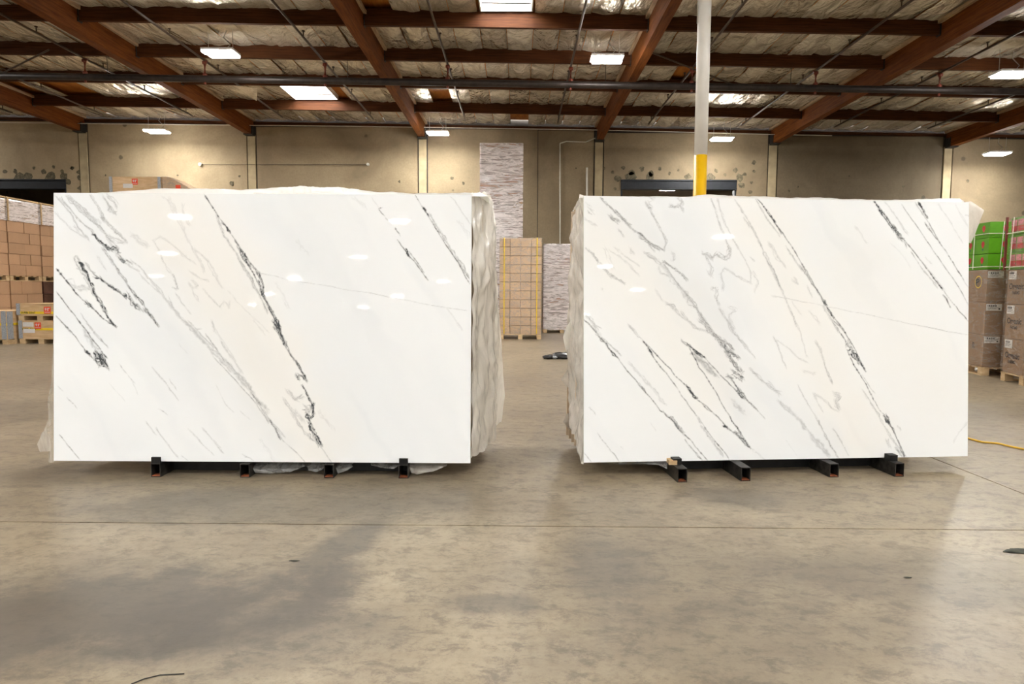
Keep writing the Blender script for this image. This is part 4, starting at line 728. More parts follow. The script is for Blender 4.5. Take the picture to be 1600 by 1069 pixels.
# left bundle: film hanging down its right side
near = [at(737, y, Y=4.96+.14*(724-y)/420) for y in (302, 400, 500, 600, 690, 716)]
far = [at(x, y, Y=yy) for x, y, yy in ((757,301,5.6),(768,308,5.7),(772,330,5.8),(775,360,5.85),(775,410,5.9),(778,460,5.95),(780,520,5.95),(779,560,6.0),(779,600,6.0),(777,630,6.0),(776,655,6.0),(772,672,6.05))]
sf = tag(empty('bundle_film'), 'loose clear film hanging down the right end of the left slab bundle', 'plastic film')
loft('side_sheet', near, far, M['film'], 120, 34, .045, (.03,0,0), 1, parent=sf)
loft('outer_fold', [at(x, y, Y=5.9) for x, y in ((766,420),(768,480),(770,560),(772,620),(771,668))], [at(x, y, Y=6.05) for x, y in ((777,430),(781,500),(785,570),(790,620),(783,660))], M['film'], 60, 12, .02, seed=2, parent=sf)
loft('inner_fold', [at(x, y, Y=5.0) for x, y in ((738,540),(738,620),(738,700))], [at(x, y, Y=5.25) for x, y in ((742,540),(748,620),(751,680),(748,700))], M['film'], 50, 10, .02, seed=3, parent=sf)
# left bundle: white film bunched over the top
def top_film(prof, y0, y1, m, seed, lab, edge):
    Y0 = y0 if callable(y0) else (lambda x: y0)
    A_ = [at(x, edge(x)+4, Y=Y0(x)) for x, y in prof]; Mid = [at(x, y, Y=Y0(x)+.12) for x, y in prof]; B_ = [p+Vector((0, y1-5.1, -.03)) for p in A_]
    rt = tag(empty('top_film'), lab, 'plastic film')
    n = 150; a, mm, b = resample(A_, n), resample(Mid, n), resample(B_, n); vs = []; fs = []
    for i in range(n):
        row = []
        for j in range(16):
            v = j/15
            if v < .3: p = a[i]*(1-v/.3)+mm[i]*(v/.3)
            else: p = mm[i]*(1-(v-.3)/.7)+b[i]*((v-.3)/.7)
            q = Vector((p[0]*6, p[1]*9, seed)); d = mn.noise(q)*.012+mn.noise(q*3)*.006
            row.append((p[0], p[1]+d, p[2]+d*.8*(v > .1)))
        vs += row
    for i in range(n-1):
        for j in range(15): k = i*16+j; fs.append((k, k+1, k+17, k+16))
    MB().add(vs, fs).build('sheet', m, rt, True); return rt
tfl = top_film([(150,302),(175,300),(200,297),(240,294),(300,294),(380,295),(430,292),(462,290),(480,292),(530,291),(560,294),(590,299),(640,301),(700,301),(735,300),(752,300),(762,306)], 5.056, 5.75, M['film_white'], 3, 'white plastic film bunched along the top of the left slab bundle', lambda x: 303)
loft('top_fold', [at(x, y, Y=5.09) for x, y in ((400,297),(430,294),(465,291),(520,293),(560,296))], [at(x, y, Y=5.09) for x, y in ((395,303),(430,303),(465,303),(520,303),(570,303))], M['film_white'], 70, 10, .012, seed=5, fs=2, parent=tfl)
loft('end_cap', [at(x, y, Y=5.12) for x, y in ((736,303),(736,312),(737,322))], [at(x, y, Y=5.75) for x, y in ((765,304),(770,316),(771,330))], M['film_pale'], 20, 14, .02, (0,0,.01), 6, parent=tfl)
# lower-left tatter of the left bundle
lt = tag(empty('film_tatter'), 'torn film flap hanging at the lower left corner of the left slab', 'plastic film')
loft('sheet', [at(x, y, Y=5.0) for x, y in ((86,545),(86,600),(86,640),(86,665),(86,690),(86,712),(86,722))], [at(x, y, Y=5.1) for x, y in ((83,548),(79,600),(74,628),(75,655),(68,672),(76,700),(76,722))], M['film_clear'], 70, 10, .012, seed=7, parent=lt)
loft('flap', [at(x, y, Y=5.06) for x, y in ((77,668),(79,680),(80,695),(78,705))], [at(x, y, Y=5.1) for x, y in ((75,668),(66,676),(58,694),(62,706))], M['film_clear'], 24, 10, .012, seed=8, parent=lt)
loft('strip', [at(x, y, Y=5.02) for x, y in ((86,303),(86,420),(86,545))], [at(x, y, Y=5.1) for x, y in ((85,303),(84,420),(83,545))], M['film_pale'], 24, 4, .003, seed=9, parent=lt)
# film drooping below the left slab, between the rails
for k, (pts_, lab) in enumerate((([(392,727),(400,738),(425,739),(455,736),(478,727)], 'crumpled grey film sagging between the two middle rails of the left rack'),
                                 ([(478,727),(482,735),(495,737),(505,732),(508,727)], 'small film curl left of the third rail, left rack'),
                                 ([(524,727),(528,740),(540,736),(552,728)], 'film corner right of the third rail, left rack'),
                                 ([(580,726),(600,731),(615,732),(626,725)], 'thin film edge left of the last rail, left rack'),
                                 ([(638,726),(643,738),(652,743),(664,738),(676,736),(690,731),(700,727)], 'pale film tail on the floor right of the last rail, left rack'))):
    dn = [at(x, y+1, Y=4.93) for x, y in pts_]; upn = [at(x, 722, Y=5.0) for x, y in pts_]
    dn = [Vector((p.x, p.y, max(.012, p.z))) for p in dn]
    tag(loft('film_scrap', upn, dn, M['film_dark'] if k != 4 else M['film_clear'], 50, 12, .009, (0,-.02,0), 20+k, 2.5), lab, 'plastic film')
# right bundle: film down its left side
near = [at(914, y, Y=5.02+.14*(724-y)/420) for y in (307, 400, 500, 600, 690, 722)]
far = [at(x, y, Y=yy) for x, y, yy in ((912,306,5.2),(903,322,5.5),(893,342,5.6),(891,370,5.7),(893,400,5.75),(890,430,5.8),(891,470,5.85),(888,500,5.85),(887,540,5.85),(886,580,5.85),(888,610,5.8),(888,640,5.7),(890,665,5.6),(896,685,5.4),(905,705,5.2),(910,722,5.1))]
rf = tag(empty('bundle_film'), 'crumpled milky film covering the left end of the right slab bundle', 'plastic film')
loft('side_sheet', near, far, M['film_pale'], 130, 30, .05, (-.02,0,0), 11, parent=rf)
loft('tatter', [at(x, y, Y=5.8) for x, y in ((890,575),(889,590),(889,606))], [at(x, y, Y=5.75) for x, y in ((886,578),(876,593),(886,606))], M['film_pale'], 20, 8, .01, seed=12, parent=rf)
loft('tatter', [at(x, y, Y=5.7) for x, y in ((892,645),(893,660),(896,675))], [at(x, y, Y=5.6) for x, y in ((886,646),(880,659),(889,672))], M['film_pale'], 20, 8, .01, seed=13, parent=rf)
loft('tatter', [at(x, y, Y=5.4) for x, y in ((893,500),(892,520),(890,545))], [at(x, y, Y=5.35) for x, y in ((885,510),(880,527),(884,548))], M['film'], 20, 8, .01, seed=14, parent=rf)
tfr = top_film([(905,309),(930,306),(1000,307),(1080,306),(1110,303),(1150,305),(1200,307),(1300,309),(1380,312),(1440,311),(1500,309),(1506,313)], (lambda x: 5.115+.29*(x-915)/597), 5.75, M['film_white'], 9, 'white plastic film along the top of the right slab bundle', lambda x: 305+12*(x-915)/600)
tfr.rotation_euler = (0, 0, 0)
cr = tag(empty('film_corner'), 'stiff clear film corner sticking out at the top right of the right slab', 'plastic film')
loft('sheet', [at(x, y, Y=5.45) for x, y in ((1508,316),(1508,340),(1510,380))], [at(x, y, Y=5.5) for x, y in ((1518,315),(1538,329),(1517,380))], M['film_pale'], 24, 12, .008, seed=15, parent=cr)
tag(loft('film_scrap', [at(x, 722, Y=5.03) for x in (940,970,1000,1030,1042)], [Vector((p.x, p.y, max(.012, p.z))) for p in [at(x, y, Y=5.0) for x, y in ((940,724),(970,726),(1000,725),(1030,727),(1042,733))]], M['film_dark'], 50, 8, .008, seed=30, fs=2.5), 'film edge hanging under the right slab, left of its rails', 'plastic film')
wpz = at(1052, 727, Y=4.98)
tag(MB().box(-.03, .03, -.06, .05, 0, .03).build('wood_shim', M['pallet'], None, loc=(at(1053, 722, Z=.11).x-.02, 4.98, .104)), 'small pale wood shim on the first rail under the right slab', 'shim')

# ---------------------------------------------------------------- pallets, cartons
def make_pallet(W, D, H=.14, m='pallet'):
    r = empty('wooden_pallet')
    nb = 6
    for k in range(nb): MB().box(-W/2, W/2, -D/2+(D-.12)*k/(nb-1), -D/2+(D-.12)*k/(nb-1)+.12, H-.022, H).build('deck_board', M[m], r)
    for x in (-W/2+.06, 0, W/2-.06):
        for y in (-D/2+.06, 0, D/2-.06): MB().box(x-.06, x+.06, y-.06, y+.06, .022, H-.022).build('block', M[m], r)
        MB().box(x-.06, x+.06, -D/2, D/2, 0, .022).build('bottom_board', M[m], r)
    return r
pal_cache = {}
def pallet(W, D, loc, rot, label, group=None):
    k = (round(W, 2), round(D, 2))
    if k not in pal_cache: p = pal_cache[k] = make_pallet(W, D)
    else: p = copy_tree(pal_cache[k])
    p.location = loc; p.rotation_euler = (0, 0, rot); tag(p, label, 'pallet', group); return p
car_cache = {}
def carton(w_, d_, h_, M4, loc, mat, label, group, rot=0):
    """loc = centre of the carton's foot, in the stack's frame M4"""
    k = (round(w_, 3), round(d_, 3), round(h_, 3), mat)
    if k not in car_cache:
        b = .006; m = MB(); x, y = w_/2, d_/2
        ring = lambda z, i: [(-x+i, -y+i, z), (x-i, -y+i, z), (x-i, y-i, z), (-x+i, y-i, z)]
        m.add(ring(0, b)+ring(b, 0)+ring(h_-b, 0)+ring(h_, b), [(3,2,1,0), (12,13,14,15)]+[(r*4+q, r*4+(q+1) % 4, r*4+4+(q+1) % 4, r*4+4+q) for r in range(3) for q in range(4)])
        o = m.build('carton', M[mat]); car_cache[k] = o.data
    else:
        o = bpy.data.objects.new('carton', car_cache[k]); COL.objects.link(o)
    o.matrix_world = M4 @ Matrix.Translation(loc) @ Matrix.Rotation(rot, 4, 'Z'); tag(o, label, 'carton', group); return o
def wrap(name, M4, W, D, z0, z1, m, label, seed, amp=.012):
    nu, nv = 72, max(12, int((z1-z0)/.05)); vs = []; fs = []
    per = [(-W/2, -D/2), (W/2, -D/2), (W/2, D/2), (-W/2, D/2)]
    for j in range(nv+1):
        z = z0+(z1-z0)*j/nv
        for i in range(nu):
            s = i/nu*4; k = int(s); f = s-k; a = per[k]; b = per[(k+1) % 4]; x = a[0]+(b[0]-a[0])*f; y = a[1]+(b[1]-a[1])*f
            e = mn.noise(Vector((x*3, y*3, z*5+seed)))*amp+amp*1.1; L = math.hypot(x, y); vs.append((x+x/L*e, y+y/L*e, z+mn.noise(Vector((x*4, z*4, seed)))*.01))
    for j in range(nv):
        for i in range(nu): fs.append((j*nu+i, j*nu+(i+1) % nu, (j+1)*nu+(i+1) % nu, (j+1)*nu+i))
    c = len(vs); vs.append((0, 0, z1+.01)); fs += [(nv*nu+i, nv*nu+(i+1) % nu, c) for i in range(nu)]
    o = MB().add(vs, fs).build(name, m, None, True); o.matrix_world = M4; tag(o, label, 'plastic wrap'); return o
def frame(x, y, rot=0): return Matrix.Translation((x, y, 0)) @ Matrix.Rotation(rot, 4, 'Z')
ORD = ['bottom layer', 'second layer up', 'third layer up', 'fourth layer up', 'fifth layer up', 'sixth layer up', 'seventh layer up', 'eighth layer up', 'ninth layer up', 'tenth layer up', 'eleventh layer up', 'twelfth layer up']
COLN = ['leftmost', 'second from left', 'second from right', 'rightmost']
def grid_stack(M4, W, D, z0, rows_, cols, h, mat, label, group, depth=None, side=False):
    for r in range(rows_):
        cw = W/cols
        for c_ in range(cols):
            carton(cw-.012, (depth or D)-.006, h-.010, M4, ((c_+.5)*cw-W/2+random.uniform(-.003, .003), 0, z0+r*h), mat, f'{label}, {ORD[r]}, {COLN[c_]}', group)

# tall wrapped stack in the middle distance
x0, x1 = at(749.5, 300, Y=21.2).x, at(817.5, 300, Y=21.2).x; Wt = x1-x0-.03; zt = at(784, 223, Y=21.2).z
MT = frame((x0+x1)/2, 21.2+.55, 0); z = 0
for k in range(3):
    pallet(Wt, 1.1, (MT.translation.x, MT.translation.y, z), 0, ('lowest pallet under the tall wrapped stack', 'middle pallet inside the tall wrapped stack', 'topmost pallet inside the tall wrapped stack')[k])
    z += .142; hh_ = (zt-.02-z) if k == 2 else zt/3-.145
    nr = 6; grid_stack(MT, Wt, 1.1, z, nr, 4, hh_/nr, 'carton_rose', f'brown carton on {("bottom", "middle", "top")[k]} pallet of tall wrapped stack', 'cartons in the tall wrapped stack'); z += hh_+.003
wrap('stretch_wrap', MT, Wt, 1.1, .15, zt-.01, M['wrap'], 'shiny stretch wrap around the tall stack between the slabs', 3)
# middle stack
x0, x1 = at(779.5, 500, Y=18.85).x, at(846.5, 500, Y=18.85).x; Wm = x1-x0-.03; zt = at(812, 371, Y=18.85).z
MM = frame((x0+x1)/2, 18.85+.55, 0); pallet(Wm, 1.1, (MM.translation.x, MM.translation.y, 0), 0, 'pallet under the tan wrapped stack right of the left slab')
nr = 11; grid_stack(MM, Wm, 1.1, .143, nr, 4, (zt-.16)/nr, 'carton_tan', 'tan carton in the tan stack', 'cartons in the tan stack')
wrap('stretch_wrap', MM, Wm, 1.1, .13, zt, M['wrap_thin'], 'thin clear wrap around the tan stack between the slabs', 8)
for xx in (-Wm/2+.12, Wm/2-.14): pass
st = empty('strap', (0,0,0)); st.matrix_world = MM; tag(st, 'yellow upright straps on the tan wrapped stack', 'strap')
for xx in (-Wm/2+.13, Wm/2-.13): MB().box(xx-.012, xx+.012, -.585, -.575, .15, zt-.01).build('band', M['tape'], st)
# stack behind right, reddish
x0 = at(848, 500, Y=21.7).x; Wr = 1.2; zt = at(870, 381, Y=21.7).z
MR = frame(x0+Wr/2+.02, 21.7+.55, 0); pallet(Wr, 1.1, (MR.translation.x, MR.translation.y, 0), 0, 'pallet under the reddish wrapped stack by the right slab')
nr = 10; grid_stack(MR, Wr, 1.1, .143, nr, 4, (zt-.16)/nr, 'carton_rose', 'reddish carton in the reddish stack', 'cartons in the reddish stack')
wrap('stretch_wrap', MR, Wr, 1.1, .10, zt, M['wrap'], 'shiny wrap around the reddish stack beside the right slab', 21)

# left wall of cartons, its long side facing the aisle
XF = -13.6
STK = [(16.72, 'nearest'), (17.95, 'middle'), (19.2, 'far')]
zb = .143
for k, (ys_, nm) in enumerate(STK):
    M4 = frame(XF-.5, ys_+.6, 0)
    lowtop = 1.55
    pallet(1.0, 1.2, (XF-.5, ys_+.6, 0), 0, f'{nm} lower pallet of the carton row left of the left slab')
    for r in range(4):
        n = 2 if (r+k) % 2 else 3; L = 1.2/n
        for c_ in range(n):
            mat = 'brownplastic' if (k == 2) else 'carton'
            carton(.49, L-.008, .348, M4, (.25+random.uniform(-.008, .008), -.6+L*(c_+.5), .143+r*.352), mat, f'{("brown", "brown", "dark")[k]} carton on {nm} lower pallet at left, {ORD[r]}, {("near", "mid", "far")[c_ if n == 3 else c_*2]} end', 'lower left cartons' if k < 2 else 'dark cartons at left')
    pz = .143+4*.352+.003
    pallet(1.0, 1.2, (XF-.5, ys_+.6, pz), 0, f'{nm} raised pallet of the carton row left of the left slab')
    for r in range(5):
        n = 2 if (r+k) % 2 else 3; L = 1.2/n
        for c_ in range(n):
            carton(.49, L-.008, .288, M4, (.25+random.uniform(-.012, .012), -.6+L*(c_+.5), pz+.143+r*.292), 'carton', f'brown carton on {nm} raised pallet at left, {ORD[r]}, {("near", "mid", "far")[c_ if n == 3 else c_*2]} end', 'upper left cartons')
    tz = pz+.143+5*.292+.003
    b = tag(empty('wrapped_bale', (XF-.5, ys_+.6, tz)), f'{nm} white film-wrapped bale on top of the left carton row', 'bale', 'white wrapped bales')
    for q in range(3): MB().box(-.495, .495, -.585+.39*q+.004, -.585+.39*(q+1)-.004, 0, .56).build('bundle', M['carton_tan'], b)
    o = wrap('wrapping', Matrix.Identity(4), .99, 1.17, 0, .57, M['wrap'], None, k*5+2); o.parent = b; del o['category']
    MB().box(-.5, .5, -.6, .6, .59, .625).build('top_board', M['pallet'], b); MB().box(.505, .53, -.6, -.56, 0, .6).build('edge_post', M['pallet'], b)

# plywood crates at far left and the ones behind the left slab
def crate(name, W, D, H, loc, label, tape_z=None, sticker=None, paper=None, foam=(), text='SUPER COAT', feet=True, group=None):
    r = tag(empty(name, loc), label, 'crate', group); z0 = .11 if feet else 0
    MB().box(-W/2, W/2, -D/2, D/2, z0+.02, H).build('body', M['crate'], r)
    MB().box(-W/2-.01, W/2+.01, -D/2-.01, D/2+.01, H, H+.012).build('lid', M['crate'], r)
    if feet:
        for x in (-W/2+.07, 0, W/2-.07): MB().box(x-.07, x+.07, -D/2, D/2, 0, z0-.002).build('skid', M['pallet'], r)
        for k in range(5): MB().box(-W/2, W/2, -D/2+(D-.12)*k/4, -D/2+(D-.12)*k/4+.12, z0, z0+.018).build('deck_board', M['pallet'], r)
    y = -D/2
    if tape_z is not None:
        MB().box(-W/2-.003, W/2+.003, y-.006, y-.001, tape_z-.028, tape_z+.028).build('tape', M['tape'], r)
        if text:
            for q in range(int(W/.62)):
                o = bpy.data.objects.new('lettering', text_mesh(text, .06, M['ink'])); COL.objects.link(o); o.parent = r; o.location = (-W/2+.08+q*.6, y-.0075, tape_z-.02); o.rotation_euler = (PI/2, 0, 0)
    if sticker:
        sx, sz, s = sticker; k = MB().box(sx-s/2, sx+s/2, y-.009, y-.007, sz-s/2, sz+s/2).build('red_sticker', M['red_label'], r)
        MB().box(sx-s*.30, sx-s*.16, y-.011, y-.009, sz-s*.05, sz+s*.32).box(sx-s*.36, sx-s*.10, y-.011, y-.009, sz+s*.12, sz+s*.2).box(sx+.0, sx+s*.34, y-.011, y-.009, sz+s*.2, sz+s*.30).box(sx+s*.02, sx+s*.14, y-.011, y-.009, sz-s*.1, sz+s*.2).box(sx-s*.4, sx+s*.4, y-.011, y-.009, sz-s*.33, sz-s*.27).build('print', M['label'], k)
    for (px_, pz_, pw, ph) in (paper or []): MB().box(px_-pw/2, px_+pw/2, y-.0095, y-.0075, pz_-ph/2, pz_+ph/2).build('paper_label', M['label'], r)
    for fx, fw in foam: MB().box(fx-fw/2, fx+fw/2, y-.03, y, z0+.02, H+.012).build('edge_foam', M['foam'], r)
    return r
cy = 16.4
c0, c1 = at(31, 538, Y=cy), at(98, 538, Y=cy); Wc = c1.x-c0.x; cxm = (c0.x+c1.x)/2
hB = at(60, 501, Y=cy).z; hT = at(60, 474.5, Y=cy).z-hB
lx = lambda px: at(px, 500, Y=cy).x-cxm
crate('plywood_crate', Wc, 1.0, hB-.012, (cxm, cy+.5, 0), 'plywood crate with paper label, lower of the pair left of the left slab', .36, (lx(59), at(59,509,Y=cy).z, .16), [(lx(44), at(44,507,Y=cy).z, .26, .11), (lx(45), at(45,517,Y=cy).z, .29, .1)], [(lx(32), .08)], group='plywood crates')
crate('plywood_crate', Wc, 1.0, hT-.012, (cxm, cy+.5, hB+.003), 'plywood crate stacked on top of another left of the left slab', .19, (lx(75), at(75,485,Y=cy).z-hB, .17), None, [(lx(30), .08)], group='plywood crates')
cy2 = 16.1; xr = c0.x-.06; c0 = Vector((-13.55, 0, 0)); cm2 = (c0.x+xr)/2
k = crate('plywood_crate', xr-c0.x, 1.0, at(10, 487, Y=cy2).z, (cm2, cy2+.5, 0), 'plywood crate with grey edge foam cut by the left edge', at(10,507,Y=cy2).z, None, None, [((xr-c0.x)/2-.07, .10)], group='plywood crates')
MB().box((xr-c0.x)/2+.001, (xr-c0.x)/2+.02, -.5, -.33, .13, at(10, 487, Y=cy2).z).build('edge_foam', M['foam'], k); MB().box((xr-c0.x)/2+.001, (xr-c0.x)/2+.022, -.32, .5, at(10,507,Y=cy2).z-.028, at(10,507,Y=cy2).z+.028).build('tape', M['tape'], k)
# crates peeking over the left slab
cy3 = 19.6; c0, c1 = at(171, 290, Y=cy3), at(252, 290, Y=cy3); zt = at(210, 275.5, Y=cy3).z; W3 = c1.x-c0.x; m3 = (c0.x+c1.x)/2
hs = (zt-.012)/6
for k in range(6):
    lx = lambda px: at(px, 290, Y=cy3).x-m3
    if k == 5: crate('plywood_crate', W3, 1.1, hs-.014, (m3, cy3+.55, k*hs), 'topmost plywood crate peeking above the top left of the left slab', .22, (lx(211), at(211,284,Y=cy3).z-k*hs, .17), [(lx(200), at(200,290.5,Y=cy3).z-k*hs, .28, .12)], [(-W3/2+.05, .08), (W3/2-.05, .08)], group='plywood crates')
    else: crate('plywood_crate', W3, 1.1, hs-.014, (m3, cy3+.55, k*hs), f'plywood crate behind the left slab below the peeking crate, {ORD[k]}', None, group='crates behind the left slab')
cw0, cw1 = at(254, 290, Y=19.6), at(300, 295, Y=19.6); zc0 = at(253, 276, Y=19.6).z; zc1 = at(300, 296, Y=19.6).z
wb2 = tag(empty('wrapped_bale', (cw0.x, 19.6, 0)), 'film-wrapped bale with sloping top right of the peeking crate', 'bale')
d_ = cw1.x-cw0.x
MB().add([(0,0,.14),(d_,0,.14),(d_,.9,.14),(0,.9,.14),(0,0,zc0),(d_*.25,0,zc0-.02),(d_,0,zc1),(d_,.9,zc1),(d_*.25,.9,zc0-.02),(0,.9,zc0)], [(3,2,1,0),(0,1,6,5,4),(2,3,9,8,7),(4,5,8,9),(5,6,7,8),(1,2,7,6),(3,0,4,9)]).build('load', M['carton_tan'], wb2)
MB().add([(-.01,-.02,.14),(d_+.02,-.02,.14),(d_+.02,-.02,zc1+.01),(d_*.25,-.02,zc0),(-.01,-.02,zc0+.02),(d_+.02,.92,zc1+.01),(d_*.25,.92,zc0),(-.01,.92,zc0+.02)], [(0,1,2,3,4),(4,3,6,7),(3,2,5,6)]).build('wrapping', M['wrap_thin'], wb2)
sx_ = at(279, 292, Y=19.6); MB().box(sx_.x-cw0.x-.07, sx_.x-cw0.x+.07, -.03, -.022, sx_.z-.06, sx_.z+.05).build('red_sticker', M['red_label'], wb2)
pallet(d_, .9, (cw0.x+d_/2, 20.05, 0), 0, 'pallet under the sloping bale behind the left slab')

# ---------------------------------------------------------------- right-hand stacks
def lettering(parent, body, size, M4, m='brown_ink'):
    o = bpy.data.objects.new('lettering', text_mesh(body, size, M[m], .0004, 2)); COL.objects.link(o); o.parent = parent; o.matrix_local = M4; return o
def paper(parent, M4, w_, h_, dot=False):
    """white label lying in the local xz plane of M4, facing local -y"""
    o = MB().box(0, w_, -.003, -.001, 0, h_).build('paper_label', M['label'], parent); o.matrix_local = M4
    b = MB()
    for k in range(9): b.box(w_*(.08+.07*k), w_*(.08+.07*k)+w_*.03*(1+k % 2), -.0042, -.0032, h_*.60, h_*.86)
    b.box(w_*.08, w_*.8, -.0042, -.0032, h_*.42, h_*.47).box(w_*.08, w_*.65, -.0042, -.0032, h_*.25, h_*.30)
    if dot: b.tube([(w_*.84, -.0042, h_*.28), (w_*.84, -.0032, h_*.28)], h_*.13, 12)
    b.build('print', M['ink'], o); return o
# left one of the two: its corner points at us
cA = at(1533, 587, Z=0); rotA = math.radians(-7); MA = frame(cA.x, cA.y, rotA)     # local x to the right, y away
ctr = MA @ Vector((.6, .5, 0)); pallet(1.2, 1.0, ctr, rotA, 'pallet under the green-topped stack at the right edge')
z0 = .143; HT = (at(1540, 421, Y=cA.y).z-.143)/3
names = ('bottom', 'middle', 'top')
for r in range(3):
    for c_ in range(2):
        lab = f'large brown carton, {names[r]} tier, {"left" if c_ == 0 else "right"}, under the green boxes at right'
        o = carton(.59, .97, HT-.006, MA, (.305+.6*c_, .5, z0+r*HT), 'carton_right', lab, 'large cartons at right')
        if c_ == 0:
            paper(o, Matrix.Translation((-.285+.0, -.487, HT-.14)), .24, .11, r < 2)
            RotL = Matrix.Translation((-.297, .44, 0)) @ Matrix.Rotation(-PI/2, 4, 'Z')
            if r == 2:
                ring = MB(); 
                n = 20
                pr = RotL @ Matrix.Translation((.70, -.003, HT*.62))
                vs = [(math.cos(2*PI*k/n)*rr, -.010, math.sin(2*PI*k/n)*rr) for rr in (.09, .105) for k in range(n)]
                q = ring.add(vs, [(k, (k+1) % n, n+(k+1) % n, n+k) for k in range(n)]).build('round_sticker', M['tape'], o); q.matrix_local = pr
                lettering(o, 'P', .16, RotL @ Matrix.Translation((.61, -.012, HT*.62-.055)) @ Matrix.Rotation(PI/2, 4, 'X') @ Matrix.Diagonal((1.5, 1, 1, 1)), 'ink')
            elif r == 0: lettering(o, 'R', .14, RotL @ Matrix.Translation((.60, -.004, HT*.55)) @ Matrix.Rotation(PI/2, 4, 'X'))
zg = z0+3*HT; HG = (at(1550, 345, Y=cA.y).z-zg)/3-.002
gcol = .37
def balloon(parent, M4, s):
    n = 16; vs = [(math.cos(2*PI*k/n)*s*(1 if math.sin(2*PI*k/n) > -.2 else .72), -.002, math.sin(2*PI*k/n)*s*1.15) for k in range(n)]
    o = MB().add(vs, [tuple(range(n))]).build('printed_fruit', M['red'], parent); o.matrix_local = M4
    MB().box(-s*.35, s*.35, -.002, -.0015, -s*1.9, -s*1.35).build('printed_base', M['teal'], o)
for r in range(3):
    for c_ in range(3):
        o = carton(gcol-.008, .9, HG-.006, MA, (.02+gcol*(c_+.5), .5, zg+r*HG+.001), 'green', f'bright green printed box, {names[r]} row, column {("nearest the left slab edge", "beside the cord", "hidden at right")[c_]}', 'green printed boxes')
        if True:
            balloon(o, Matrix.Translation((.06, -.452, HG*.58)), .045)
            balloon(o, Matrix.Translation((-(gcol-.008)/2-.001, .10, HG*.58)) @ Matrix.Rotation(-PI/2, 4, 'Z'), .05); balloon(o, Matrix.Translation((-(gcol-.008)/2-.001, -.28, HG*.58)) @ Matrix.Rotation(-PI/2, 4, 'Z'), .05)
cs = tag(empty('corner_cord', (0,0,0)), 'white cords strapping the green printed boxes', 'cord'); cs.matrix_world = MA
ztop = zg+3*HG
for zz_ in (zg+HG*.18, zg+HG*2.25): MB().tube([(.0, .98, zz_), (.0, .02, zz_), (1.14, .02, zz_)], .006, 5).build('cord', M['cord'], cs)
for xx in (.2, .62): MB().tube([(xx, .028, zg+.01), (xx+.03, .028, ztop)], .006, 5).build('cord', M['cord'], cs)
MB().tube([(.0, .45, zg+.01), (.0, .45, ztop)], .006, 5).build('cord', M['cord'], cs)
wrap('stretch_wrap', frame((MA @ Vector((.6, .5, 0))).x, (MA @ Vector((.6, .5, 0))).y, rotA), 1.21, .99, .12, zg, M['wrap_thin'], 'clear wrap around the large cartons under the green boxes', 31, .01)
# right one: its left face recedes
cB = at(1563, 594, Z=0); cB2 = at(1602, 604, Z=0); dB = (cB2-cB).normalized(); rotB = math.atan2(dB.y, dB.x); MBm = frame(cB.x, cB.y, rotB)  # local x towards us along the face, y to the right of it
# right-handed: local y = rot(x,+90) ; the face looks towards -y
ctr = MBm @ Vector((.6, .5, 0)); pallet(1.2, 1.0, ctr, rotB, 'pale pallet under the red-topped stack cut by the right edge')
HB = (at(1590, 421, Y=cB.y-.3).z-.143)/3
for r in range(3):
    for c_ in range(2):
        o = carton(.59, .97, HB-.006, MBm, (.305+.6*c_, .5, .143+r*HB), 'carton_right', f'large printed brown carton, {names[r]} tier, {"far" if c_ == 0 else "near"}, cut by the right edge', 'large cartons at right')
        paper(o, Matrix.Translation((-.26, -.487, HB-.15)), .22, .13)
        lettering(o, 'Organic', .13, Matrix.Translation((-.24, -.488, HB-.30)) @ Matrix.Rotation(PI/2, 4, 'X')); lettering(o, 'FARMS', .07, Matrix.Translation((-.14, -.488, HB-.38)) @ Matrix.Rotation(PI/2, 4, 'X'))
zr = .143+3*HB; HRr = (at(1590, 337, Y=cB.y-.3).z-zr)/3-.003
for r in range(3):
    for c_ in range(2):
        o = carton(.59, .95, HRr-.006, MBm, (.305+.6*c_, .49, zr+r*HRr+.001), 'green', f'green box with red printed panels, {names[r]} row, {"far" if c_ == 0 else "near"}, top of right edge stack', 'red printed boxes')
        for q in range(3):
            MB().box(-.27+.18*q, -.27+.18*q+.165, -.478, -.4755, .05, HRr*.5).build('red_panel', M['red'], o)
            MB().box(-.27+.18*q, -.27+.18*q+.15, -.479, -.4755, HRr*.52, HRr*.86).build('pink_panel', M['pink'], o)
cs = tag(empty('corner_cord'), 'white cords strapping the red printed boxes', 'cord'); cs.matrix_world = MBm
for zz_ in (zr+HRr*.15, zr+HRr*2.1): MB().tube([(.0, -.035, zz_), (1.2, -.035, zz_)], .006, 5).build('cord', M['cord'], cs)
for xx in (.14, .7): MB().tube([(xx, -.035, zr), (xx+.05, -.035, zr+3*HRr)], .006, 5).build('cord', M['cord'], cs)
MB().box(-.05, -.02, -.04, -.01, zr, zr+3*HRr+.02).build('corner_post', M['maroon'], cs)
ctrB = MBm @ Vector((.6, .5, 0)); wrap('stretch_wrap', frame(ctrB.x, ctrB.y, rotB), 1.21, .99, .12, zr+3*HRr, M['wrap_thin'], 'clear wrap around the red-topped stack at the right edge', 41, .012)

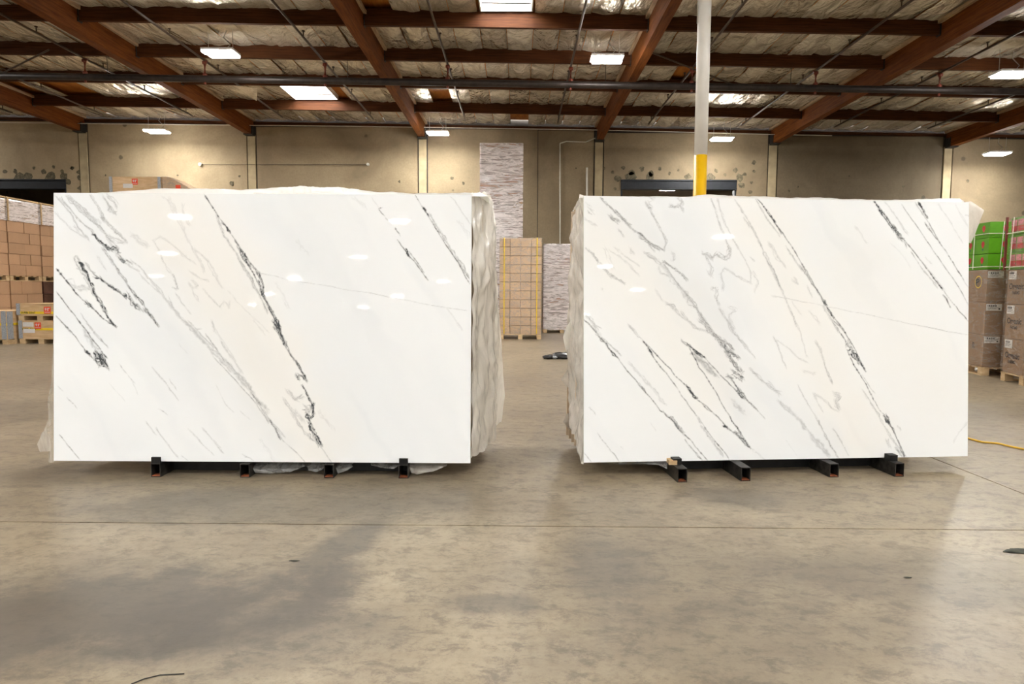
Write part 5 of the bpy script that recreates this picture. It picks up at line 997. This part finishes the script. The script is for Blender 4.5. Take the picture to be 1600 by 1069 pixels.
# ---------------------------------------------------------------- floor clutter
def lump(loc, sx, sy, sz, seed, m, parent=None, name='bundle'):
    n, k = 20, 10; vs = []; fs = []
    for j in range(k+1):
        th = PI*j/k
        for i in range(n):
            ph = 2*PI*i/n; d = Vector((math.sin(th)*math.cos(ph), math.sin(th)*math.sin(ph), math.cos(th)))
            q = 1+.35*mn.noise(d*1.8+Vector((seed, 0, 0)))+.18*mn.noise(d*5+Vector((seed, 3, 0)))
            vs.append((loc[0]+d.x*sx*q, loc[1]+d.y*sy*q, max(0.002, loc[2]+d.z*sz*q)))
    for j in range(k):
        for i in range(n): fs.append((j*n+i, j*n+(i+1) % n, (j+1)*n+(i+1) % n, (j+1)*n+i))
    return MB().add(vs, fs).build(name, m, parent, True)
p = at(868, 561, Z=0); bag = tag(empty('dark_bag', (p.x, p.y, 0)), 'crumpled black bag on the floor left of the right slab', 'bag')
lump((-.12, 0, .035), .14, .10, .05, 1, M['black'], bag); lump((.14, .03, .05), .22, .12, .085, 5, M['black'], bag)
lump((-.02, -.07, .04), .05, .03, .03, 8, M['foam'], bag, 'grey_strap')
pc = [(1300,690),(1420,684),(1480,682),(1513,685),(1535,691),(1560,693),(1580,698),(1600,702),(1660,712)]
tag(MB().tube([at(x, y, Z=.011) for x, y in pc], .009, 8).build('extension_cord', M['yellow_cord'], None, True), 'yellow cord lying on the floor right of the right slab', 'cord')
p = at(1597, 862, Z=0); tag(lump((p.x, p.y, .0), .10, .035, .012, 11, M['debris'], None, 'floor_debris'), 'dark scrap on the floor at the right edge', 'debris')
p = at(1508, 765, Z=0)
for px, py, s, lab in ((1418, 903, .014, 'tiny dark chip on the floor below the right slab'), (460, 877, .02, 'small twig-like scrap on the floor below the left slab')):
    p = at(px, py, Z=0); tag(lump((p.x, p.y, 0), s*1.5, s*.5, .004, px, M['debris'], None, 'floor_debris'), lab, 'debris')
pw = [at(x, y, Z=.003) for x, y in ((205,1069),(225,1061),(250,1055),(288,1053))]
tag(MB().tube(pw, .0022, 6).build('wire_scrap', M['steel_worn'], None, True), 'thin curved wire on the floor near the bottom left', 'wire')
